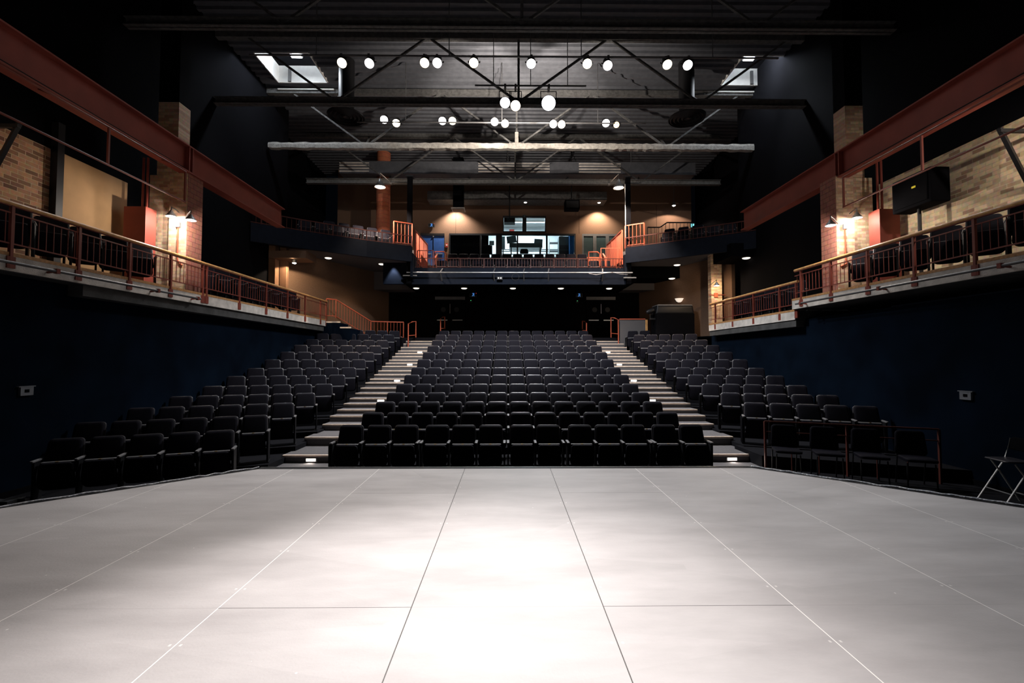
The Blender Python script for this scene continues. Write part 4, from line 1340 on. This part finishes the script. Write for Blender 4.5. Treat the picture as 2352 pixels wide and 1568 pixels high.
# projector hanging before the upper window
a, b_ = at(1158, 511, 22.6), at(1183, 501, 22.6)
t = thing('projector', 'black projector hanging on a pole before the upper booth window', 'projector', ((a.x + b_.x) / 2, 22.6, a.z))
MB().box(a.x, b_.x, 22.5, 23.0, a.z, b_.z).build('projector_body', M['black_steel'], t, True)
lc = at(1167.5, 503.5, 22.5)
MB().lathe([(.08, -.06), (.08, .02)], 18, Matrix.Translation(lc) @ Matrix.Rotation(PI / 2, 4, 'X')).build('lens', M['screen'], t, True)
xc = (a.x + b_.x) / 2
MB().tube((xc, 22.75, b_.z), (xc, 22.75, 11.84), .03).build('ceiling_pole', M['black_steel'], t, True)
# dome camera on the mullion
p = at(1204.5, 497, 24.2)
t = thing('dome_camera', 'small dome camera above the mullion of the upper booth window', 'camera', p)
MB().lathe([(.001, -.09), (.06, -.07), (.09, 0), (.09, .05)], 16).build('camera_dome', M['screen'], t, smooth=True)
MB().box(-.09, .09, -.02, .12, .05, .08).build('camera_mount', M['grey_metal'], t)
# hanging black speaker box
a, b_ = at(1297, 482, 22.0), at(1330, 462, 22.0)
t = thing('hanging_loudspeaker', 'black loudspeaker hanging near the roof right of the booth windows', 'loudspeaker', ((a.x + b_.x) / 2, 22, a.z))
MB().box(a.x, b_.x, 21.8, 22.3, a.z, b_.z).build('cabinet', M['black'], t, True)
MB().box(a.x + .05, b_.x - .05, 21.78, 21.8, a.z + .05, b_.z - .05).build('front_grille', M['black_steel'], t, True)
MB().tube(((a.x + b_.x) / 2, 22.1, b_.z), ((a.x + b_.x) / 2, 22.1, 11.84), .025).build('hanger_pole', M['black_steel'], t, True)
# ceiling vent
a, b_ = at(1036, 478, 22.7), at(1067, 478, 22.7)
t = thing('ceiling_vent', 'pale framed vent above the left wash of light', 'vent', ((a.x + b_.x) / 2, 23.0, a.z))
MB().box(a.x, b_.x, 22.7, 23.35, a.z, a.z + .05).build('vent_frame', M['concrete'], t, True)
MB().box(a.x + .06, b_.x - .06, 22.76, 23.29, a.z - .012, a.z).build('vent_grille', M['black_steel'], t, True)
MB().box(a.x + .08, b_.x - .08, 22.78, 23.27, a.z + .05, 11.82).build('drop_duct', M['black'], t, True)

# wall washers
for k, (px, py, wt, col, lab) in enumerate(((1047, 0, 210, TUNG, 'left of the booth'), (1372, 0, 190, (1, .8, .6), 'right of the booth'))):
    x = at(px, 500, BBACK).x
    p = Vector((x, BBACK - .5, 9.86))
    downlight(p, 'wall wash downlight %s' % lab, 'wall wash downlights', 0, 'down_white', r=.09)
    spot('wall_wash_lamp', p + Vector((0, 0, -.07)), p + Vector((0, .1, -2)), wt * 3.6, 120, .7, col, .04)
x = at(1206, 500, BBACK).x
p = Vector((x, BBACK - .5, 9.86))
downlight(p, 'wall wash downlight over the upper booth window', 'wall wash downlights', 20, 'down_white', 60, TUNG, .09)

# ------------------------------------------------------------------ upper side galleries beside the balcony
UZ = 6.36
LPTS = [(-4.12, 19.3), (-5.77, 18.4), (-7.8, 17.0), (-9.1, 15.95)]
RPTS = [(5.14, 19.5), (6.82, 18.48), (8.7, 17.26), (9.35, 16.8)]
for s, P_ in ((-1, LPTS), (1, RPTS)):
    side = 'left' if s < 0 else 'right'
    outer = -9.12 if s < 0 else 9.35
    inn = P_[0][0]
    back = [(outer, 24.2), (inn, 24.2)]
    struct('floor_upper_' + side, MB().prism([tuple(p) for p in P_] + back, 5.89, 6.08), M['carpet'])
    mb = MB()
    for a, b_ in zip(P_, P_[1:]):
        mb.bar((*a, 6.03), (*b_, 6.03), .1, .66)
    struct('wall_upper_front_' + side, mb, M['navy_fascia'])
    struct('wall_upper_step_' + side, MB().prism([(P_[0][0], P_[0][1] + 1.6), (P_[1][0], P_[1][1] + 1.6), (P_[2][0], P_[2][1] + 1.6), (P_[3][0], P_[3][1] + 1.6)] + back, 6.08, 6.55), M['carpet'])
    struct('wall_upper_end_' + side, MB().box(inn - .05, inn + .05, P_[0][1], 24.2, 5.05, 6.08), M['navy_fascia'])
    # low railing on the front
    rl = thing('upper_railing', 'low red railing on the front of the %s upper gallery' % side, 'railing', (*P_[0], UZ), 0, 'upper gallery railings')
    for a, b_ in zip(P_, P_[1:]):
        a, b_ = Vector(a), Vector(b_)
        MB().bar((*a, UZ + .44), (*b_, UZ + .44), .035, .035).build('top_rail', M['shaded_rail'], rl, True)
        MB().bar((*a, UZ + .04), (*b_, UZ + .04), .025, .025).build('bottom_rail', M['shaded_rail'], rl, True)
        n = int((b_ - a).length / .155)
        for i in range(n):
            q = a.lerp(b_, i / n)
            big = i % 8 == 0
            MB().bar((*q, UZ), (*q, UZ + .44), .035 if big else .014).build('post' if big else 'baluster', M['shaded_rail'], rl, True)
    # tall orange gate section at the end next to the balcony
    a, b_ = Vector(P_[0]), Vector(P_[0]).lerp(Vector(P_[1]), .42)
    guard('gate_guard', 'tall orange guard at the balcony end of the %s upper gallery' % side, 'railing', (a.x, a.y + .08), (b_.x, b_.y + .08), UZ, UZ + 1.0, UZ, UZ + 1.0, 2, .14, M['orange_rail'], 'orange gallery guards', .04, .05, .02)
    # seats
    rz = rad(28) if s < 0 else rad(-28)
    fr = [(-8.0, 17.75), (-7.48, 18.06), (-6.96, 18.38), (-6.44, 18.72), (-5.92, 19.06), (-5.42, 19.38)] if s < 0 else [(6.9, 19.2), (7.42, 18.9), (7.94, 18.6), (8.46, 18.3), (8.95, 18.0)]
    for k, (x, y) in enumerate(fr):
        place_seat(x, y, 6.08, rz, 'theatre seat, %s from the wall in the front row of the %s upper gallery' % (ORD[k if s < 0 else len(fr) - 1 - k], side), side + ' upper gallery seats', last=True, fine=False)
    bk = [(-7.7, 19.4), (-7.18, 19.7), (-6.66, 20.02), (-6.14, 20.36), (-5.62, 20.7)] if s < 0 else [(7.4, 20.4), (7.92, 20.1), (8.44, 19.8)]
    for k, (x, y) in enumerate(bk):
        place_seat(x, y, 6.55, rz, 'theatre seat, %s from the wall in the back row of the %s upper gallery' % (ORD[k if s < 0 else len(bk) - 1 - k], side), side + ' upper gallery seats', last=True, fine=False)
    # black column at the corner of the balcony
    cxx = -4.28 if s < 0 else 5.28
    cyy = 19.62
    ct = thing('steel_column', 'slim black steel column at the %s corner of the balcony' % side, 'column', (cxx, cyy, 4.8), 0, 'balcony columns')
    MB().box(-.1, .1, -.1, .1, -.0, 9.5 - 4.8).build('column_shaft', M['black'], ct)
    if s > 0:
        MB().tube((-.125, -.06, .9), (-.125, -.06, 4.4), .022).build('lit_edge_tube', M['bright_metal'], ct)  # added bright tube that draws the lit edge of the column
    MB().box(-.16, .16, -.16, .16, 4.68, 4.72).build('cap_plate', M['black_steel'], ct)

# end rails at right upper gallery (dark stepped rail against the wall)
mb = MB()
pp = [at(1487, 522, 20.6), at(1516, 522, 20.6), at(1532, 511, 20.6), at(1596, 511, 20.6)]
t = thing('stepped_rail', 'dark stepped handrail before the pale wall of the right upper gallery', 'railing', (pp[0].x, 20.6, 6.55))
MB().path(pp, .03, 6).build('top_rail', M['black_steel'], t, True)
for k in range(14):
    u = k / 13
    x = pp[0].x + (pp[3].x - pp[0].x) * u
    zt = pp[0].z if x < pp[1].x else (pp[3].z if x > pp[2].x else pp[1].z + (pp[2].z - pp[1].z) * (x - pp[1].x) / (pp[2].x - pp[1].x))
    MB().bar((x, 20.6, 6.5), (x, 20.6, zt), .03 if k in (0, 13) else .015).build('post' if k in (0, 13) else 'baluster', M['black_steel'], t, True)
p = at(1590, 518, 20.9)
t = thing('exit_sign', 'small exit sign glowing pale green on the right upper gallery', 'sign', p, 0, 'exit signs')
MB().box(-.09, .09, -.02, .02, -.1, .1).tube((.0, 0, -.1), (.0, 0, 6.55 - p.z), .012).build('sign_case', M['black_steel'], t)
MB().box(-.075, -.02, -.03, -.02, -.08, .08).box(.02, .075, -.03, -.02, -.02, .08).box(.045, .075, -.03, -.02, -.08, .0).build('pictogram', E['exit_green'], t)

# round painted column behind the left upper gallery
ccx, ccy = at(880, 500, 21.9).x, 21.9
t = thing('round_column', 'round orange painted block column under the left scoop lamp', 'column', (ccx, ccy, 6.3))
MB().lathe([(.33, 0), (.33, 5.3)], 32).build('column_shaft', M['brick_col'], t, smooth=True)
MB().lathe([(.38, 0), (.38, .25)], 32).build('column_base', M['brick_col'], t, smooth=True)

# scoop lamps under the last truss
for s, (px, py), lab in ((-1, (873, 430), 'left'), (1, (1421, 432), 'right')):
    p = at(px, py, 18.5)
    t = thing('scoop_lamp', 'warm scoop lamp hanging from the rear truss on the %s' % lab, 'lamp', p, 0, 'scoop lamps')
    MB().lathe([(.06, .34), (.08, .26), (.1, .2), (.2, .08), (.23, 0), (.22, 0), (.18, .07), (.06, .19)], 22).build('lamp_shade', M['bright_metal'], t, smooth=True)
    MB().lathe([(.001, -.04), (.12, -.02), (.19, .02), (.15, .08), (.001, .1)], 18, cap=False).build('bulb', E['scoop'], t, smooth=True)
    MB().path([(0, 0, .34), (0, 0, .6), (0, 1.75, 9.5 - p.z)], .015).box(-.05, .05, 1.68, 1.84, 9.42 - p.z, 9.5 - p.z).build('hanger', M['grey_metal'], t)
    spot('scoop_light', p + Vector((0, 0, -.06)), p + Vector((.1 * s, .95, -2)), 2100, 106, .5, (1, .80, .64), .1)
    point('scoop_up_spill', p + Vector((0, 1.2, .5)), 10, (1, .74, .52), .1)
# far right spot lamp on the tan wall
p = at(1548, 472, 23.5)
t = thing('wall_spotlight', 'bright spot lamp over the tan wall of the right upper gallery', 'lamp', p)
MB().lathe([(.05, .2), (.08, .1), (.1, 0), (.09, 0), (.05, .08)], 16).build('lamp_shade', M['grey_metal'], t, smooth=True)
MB().lathe([(.001, -.03), (.06, -.02), (.085, .02), (.001, .05)], 16, cap=False).build('bulb', E['flood'], t, smooth=True)
MB().tube((0, 0, .2), (0, 0, 11.85 - p.z), .015).build('stem', M['grey_metal'], t)
spot('wall_spot_light', p + Vector((0, 0, -.04)), p + Vector((0, .3, -2)), 260, 140, .2, (1, .78, .62), .05)

# ------------------------------------------------------------------ rear side areas under the upper galleries
SOF = 5.7
# left: slanted tan wall
A_, B_ = Vector((-9.0, 17.9)), Vector((-6.2, 23.6))
def slant_wall(name, A, B, z0, z1, m, th=.2):
    d = (B - A).normalized()
    n = Vector((-d.y, d.x))
    if n.y < 0:
        n = -n
    struct(name, MB().prism([tuple(A), tuple(B), tuple(B + n * th), tuple(A + n * th)], z0, z1), m)
slant_wall('wall_slant_left', A_, B_, PLAT, 5.95, M['tan'])
struct('wall_rear_left_jamb', MB().box(-9.1, -8.85, 17.2, 17.5, GZ, 5.95).box(-8.85, -8.6, 17.55, 17.75, GZ, 5.95), M['brown'])
struct('ceiling_bulkhead_left', MB().box(-9.0, -7.6, 17.0, 17.9, 5.35, 5.62), M['tan'])
p = at(676, 604, 17.35)
t = thing('wall_spotlight', 'bright spot lamp over the tan wall at the end of the left gallery', 'lamp', p)
MB().lathe([(.05, .18), (.07, .1), (.09, 0), (.08, 0), (.04, .08)], 16).build('lamp_shade', M['grey_metal'], t, smooth=True)
MB().lathe([(.001, -.03), (.055, -.02), (.075, .02), (.001, .05)], 16, cap=False).build('bulb', E['flood'], t, smooth=True)
MB().tube((0, 0, .18), (0, 0, 5.36 - p.z), .012).build('stem', M['grey_metal'], t)
spot('rear_left_light', p + Vector((0, 0, -.03)), p + Vector((-.2, .5, -2)), 300, 150, .15, (1, .76, .5), .05)
point('rear_left_spill', p + Vector((.05, -.25, .12)), 3, (1, .76, .5), .06)
# navy bulkhead lit by a downlight
a, b_ = at(880, 600, 20.4), at(944, 652, 20.4)
struct('wall_bulkhead_left', MB().box(a.x, b_.x, 20.4, 20.6, b_.z, 5.95), M['navy_fascia'])
spot('bulkhead_light', (at(903, 610, 20.3).x, 20.24, 5.86), (at(905, 640, 20.3).x, 20.25, 4.0), 170, 66, .5, (.75, .85, 1), .04)
for k, (px, py, Y) in enumerate(((754, 592, 19.0), (877, 606, 20.4))):
    # keep on the sight line at soffit height
    tt = (5.88 - EYE.z) / (at(px, py, Y).z - EYE.z)
    q = EYE + (at(px, py, Y) - EYE) * tt
    downlight(q, 'round downlight under the left upper gallery, %s the balcony' % ('further from', 'next to')[k], 'left soffit downlights', 2, size=70)
struct('ceiling_bulkhead_right', MB().box(5.3, 8.6, 21.1, 23.6, 5.335, 5.95).box(8.5, 9.35, 17.0, 18.5, 5.445, 5.95), M['black'])
for k, (px, py, zz) in enumerate(((1555, 608, 5.88), (1543, 639, 5.33), (1714, 592, 5.44))):
    q0 = at(px, py, 20.0)
    q = EYE + (q0 - EYE) * ((zz - EYE.z) / (q0.z - EYE.z))
    downlight(q, 'round downlight under the right upper gallery, %s' % ('nearest the balcony front', 'deepest under it', 'nearest the wall')[k], 'right soffit downlights', 5, size=70)
# brown wash on the lower part of the slanted wall
spot('stair_wash', (-6.2, 19.9, 5.0), (-7.5, 21.0, 2.7), 60, 84, 1.0, WARM, .08)

# stair rail at rear left
t = thing('stair_railing', 'orange stair railing descending along the tan wall at the rear left', 'railing', (-7.2, 19.8, PLAT))
pts = [at(750, 686, 19.4), at(772, 688, 19.6), at(852, 738, 20.8), at(927, 740, 21.4)]
MB().path(pts, .028, 8).build('top_rail', M['orange_rail'], t, True)
low = [p - Vector((0, 0, .72)) for p in pts]
MB().path(low, .018, 6).build('bottom_rail', M['orange_rail'], t, True)
segs = [(pts[0], pts[1], 3), (pts[1], pts[2], 13), (pts[2], pts[3], 10)]
for a, b_, n in segs:
    for i in range(n):
        p = a.lerp(b_, i / n)
        big = i == 0 or (n == 10 and i == 5)
        MB().bar(p, p - Vector((0, 0, .72 if not big else .8)), .035 if big else .012).build('post' if big else 'baluster', M['orange_rail'], t, True)
MB().bar(pts[3], pts[3] - Vector((0, 0, .95)), .035).build('post', M['orange_rail'], t, True)
struct('floor_side_stair_left', MB().box(-8.9, -7.0, 18.95, 19.9, FL0, 3.05).box(-7.0, -6.55, 18.95, 20.2, FL0, 2.82), M['navy'])
struct('trim_14', MB().box(-7.95, -7.0, 18.93, 18.99, 3.05, 3.11).box(-7.0, -6.55, 18.93, 18.99, 2.82, 2.88), M['nosing'])

# handrail hoops at the aisle heads
for k, (px, py, Y, lab, dx) in enumerate(((938, 738, 20.6, 'head of the left aisle beside the side block', .22), (1012, 727, 21.9, 'head of the left aisle beside the centre block', .12), (1347, 737, 21.9, 'head of the right aisle beside the centre block', -.1), (1420, 729, 20.8, 'head of the right aisle beside the side block', -.2))):
    p = at(px, py, Y)
    base = PLAT if Y > 21.3 else STEPZ[19]
    t = thing('aisle_handrail', 'tall orange handrail hoop at the %s' % lab, 'handrail', (p.x, Y, base), 0, 'aisle handrails')
    h = p.z - base
    MB().path([(0, 0, 0), (0, 0, h - .1), (dx * .5, .25, h), (dx, .6, h + .05), (dx, .6, .48)], .026, 8).build('rail_hoop', M['orange_rail'], t, smooth=True)
    MB().bar((0, 0, h * .45), (dx, .6, h * .5), .03).build('mid_bar', M['orange_rail'], t)

# right: brick pier with lamp, tan wall, sconce, navy lighting position
def rx(px, Y):
    return (px - 1166) * Y / 1040
slant_wall('wall_slant_right', Vector((9.3, 18.6)), Vector((6.9, 23.6)), PLAT, 5.95, M['tan'])
p0, p1 = rx(1638, 18.6), rx(1663, 18.6)
struct('wall_pier_rear_right', MB().box(p0, p1, 18.6, 18.9, GZ - .3, 5.95), M['brickX'])
p = at(1646, 656, 17.75)
dome_lamp((p.x, p.y, p.z), 'shaded lamp on the rear right brick pier', 'rear pier lamp', 80, (.15, .82, 0), WARM, 160, 'scoop')
point('rear_right_up', (p.x + .1, 18.2, p.z + .3), 5, WARM, .06)
t = thing('pipe_cross', 'orange junction box with a cross pipe on the rear right pier', 'conduit', (rx(1649, 18.55), 18.54, p.z - .25))
MB().box(-.07, .07, 0, .06, -.1, .08).build('junction_box', M['orange_rail'], t)
MB().tube((-.28, .03, 0), (.4, .03, 0), .018).build('cross_pipe', M['red_rail'], t)
p = at(1560, 687, 20.95)
t = thing('wall_sconce', 'pale half bowl wall sconce on the right slanted wall', 'sconce', p)
MB().lathe([(.06, -.14), (.12, -.1), (.19, 0.02), (.20, .03)], 20).build('bowl', E['sconce'], t, smooth=True)
MB().box(-.05, .05, 0, .35, -.08, .0).build('wall_mount', M['grey_metal'], t)
# dark control position at the outer end of the back row
X0, X1, YC = 6.54, 8.2, 19.75
zp = at(1560, 720, YC).z
t = thing('control_position', 'black control position with a rounded cover behind the right block', 'desk', ((X0 + X1) / 2, 20.2, FL0))
MB().box(X0, X1, YC, 20.6, FL0, zp).build('front_parapet', M['black'], t, True)
MB().plate((X1 - X0) * .95, (X1 - X0), .36, .8, .05, .02, Matrix.Translation(((X0 + X1) / 2, YC + .03, zp)), .03).build('desk_cover', M['black_steel'], t, True, smooth=True)
MB().plate((X1 - X0) * .92, (X1 - X0) * .95, .05, .74, .02, .02, Matrix.Translation(((X0 + X1) / 2, YC + .06, zp + .36)), .01).build('cover_lid', M['arm_pad'], t, True)
t = thing('folded_lamp', 'small black spotlight clamped beside the control position', 'stage light', (6.3, 19.95, zp + .12))
T = Matrix.Rotation(rad(70), 4, 'Y')
MB().lathe([(.07, -.16), (.1, -.1), (.11, .1), (.09, .18)], 16, T).build('lamp_body', M['black_steel'], t, smooth=True)
MB().tube((0, 0, -.1), (.02, .0, -.35), .02).box(-.02, .3, -.03, .03, -.37, -.3).build('lamp_yoke', M['black_steel'], t)
# low grey panel wall beside the right aisle head
a, b_ = at(1424, 790, 20.9), at(1482, 734, 20.9)
t = thing('aisle_parapet', 'grey carpeted parapet with orange cap rail by the right aisle head', 'parapet', ((a.x + b_.x) / 2, 21.0, 2.0))
MB().box(a.x, b_.x, 20.9, 21.0, 1.9, b_.z).build('parapet_wall', M['carpet'], t, True)
MB().box(a.x, b_.x, 20.87, 21.03, b_.z, b_.z + .05).build('cap_rail', M['orange_rail'], t, True)
MB().box(b_.x, b_.x + .1, 20.86, 21.0, 1.9, b_.z).build('end_post', M['wood'], t, True)

# ------------------------------------------------------------------ accessible rail and loose chairs at the right of the stage
A2, B2 = Vector((5.12, 9.02)), Vector((7.62, 7.98))
t = thing('platform_rail', 'red open pipe rail in shaded tone behind the four loose chairs', 'railing', (*A2, FL0))
MB().bar((*A2, .32), (*B2, .32), .03).build('top_rail', M['shaded_rail'], t, True)
MB().bar((*A2, .12), (*B2, .12), .018).build('mid_rail', M['shaded_rail'], t, True)
for u in (0, .5, 1):
    q = A2.lerp(B2, u)
    MB().bar((*q, FL0), (*q, .32), .035).build('post', M['shaded_rail'], t, True)
for i in range(1, 6):
    if i == 3:
        continue
    q = A2.lerp(B2, i / 6)
    MB().bar((*q, FL0), (*q, .12), .014).build('baluster', M['shaded_rail'], t, True)
struct('floor_side_platform', MB().prism([(5.15, 9.2), (XR, 7.95), (XR, 10.3), (5.15, 10.3)], FL0, FLR[2] - .02), M['tier'])


def loose_chair(x, y, z, rz, label, grp):
    t = thing('loose_chair', label, 'chair', (x, y, z), rz, grp)
    MB().plate(.42, .46, .42, .05, .07, .05, Matrix.Translation((0, .17, .52)) @ Matrix.Rotation(rad(-8), 4, 'X'), .014).build('backrest', M['seat_fabric'], t, smooth=True)
    MB().plate(.44, .44, .45, .06, .06, .06, Matrix.Translation((0, .2, .46)) @ Matrix.Rotation(rad(90), 4, 'X'), .014).build('seat', M['seat_fabric'], t, smooth=True)
    for sx in (-1, 1):
        MB().tube((sx * .2, -.2, 0), (sx * .19, -.17, .44), .012).build('leg', M['black_steel'], t, smooth=True)
        MB().path([(sx * .2, .28, 0), (sx * .2, .2, .44), (sx * .2, .24, .8)], .012).build('leg', M['black_steel'], t, smooth=True)
    return t


for k, px in enumerate((1812, 1898, 1990, 2090)):
    q = A2.lerp(B2, (k + .45) / 4.2)
    n = Vector((-math.sin(ANG), -math.cos(ANG)))
    q = q + n * .42
    loose_chair(q.x, q.y, FL0, -ANG, 'black padded loose chair before the red pipe rail, %s from the aisle' % ORD[k], 'loose chairs')

# tall folding chair at the right edge
FX, FY = 7.62, 6.86
t = thing('folding_chair', 'tall folding stool chair with pale legs by the right wall', 'chair', (FX, FY, FL0), rad(-96))
# local: faces -y
MB().plate(.40, .42, .20, .03, .06, .04, Matrix.Translation((0, .17, .80)) @ Matrix.Rotation(rad(-10), 4, 'X'), .01).build('backrest', M['black'], t, smooth=True)
MB().plate(.38, .40, .38, .025, .04, .04, Matrix.Translation((0, .17, .655)) @ Matrix.Rotation(rad(90), 4, 'X'), .008).build('seat', M['seat_shell'], t, smooth=True)
for sx in (-1, 1):
    MB().path([(sx * .21, -.30, 0), (sx * .205, .10, .62), (sx * .2, .21, .97)], .013).build('leg', M['pale_leg'], t, smooth=True)
    MB().path([(sx * .19, .30, 0), (sx * .19, .0, .5), (sx * .19, -.1, .645)], .013).build('leg', M['pale_leg'], t, smooth=True)
MB().tube((-.21, -.17, .2), (.21, -.17, .2), .011).build('foot_rest', M['grey_metal'], t)
MB().tube((-.19, .22, .14), (.19, .22, .14), .011).build('back_stretcher', M['grey_metal'], t)

# wall boxes
for s, (px, py), X, lab in ((-1, (72, 897), XL, 'left'), (1, (2228, 909), XR, 'right')):
    Y = X * 1040 / (px - 1166)
    z = 1.58 - (py - 822) * Y / 1040
    t = thing('wall_box', 'small grey outlet box on the dark %s wall' % lab, 'outlet box', (X, Y, z), 0, 'wall boxes')
    a, b_ = (0, .04) if s < 0 else (-.04, 0)
    MB().box(a, b_, -.1, .1, -.07, .07).build('box_body', M['grey_box'], t)
    MB().box(a - .005, b_ + .005, -.13, .13, .07, .085).build('hood', M['grey_box'], t)
    MB().box(.04 if s < 0 else -.046, .046 if s < 0 else -.04, -.04, .03, -.02, .03).build('socket', M['black'], t)
struct('door_5', MB().box(XL, XL + .03, 5.9, 7.05, FL0, 1.55).box(XL, XL + .05, 7.05, 7.13, FL0, 1.63), M['black'])

# loose power box and taped cable ends beside the left block, light battens on the floor
for k, (x0, y0, L, wd) in enumerate(((-7.85, 6.85, .45, .14), (-7.6, 7.0, .3, .1))):
    solo('floor_batten', MB().box(x0, x0 + L, y0, y0 + wd, FL0, FL0 + .09), M['grey_box'], 'pale wooden batten on the floor beside the left stage edge, %s' % ('nearer the stage', 'nearer the seats')[k], 'batten', 'floor battens')

# remove the prototype seat
for o in [PR[k] for k in ('pad', 'plate', 'edge', 'cushion', 'panel', 'standard', 'seat', 'backrest', 'root')]:
    bpy.data.objects.remove(o)
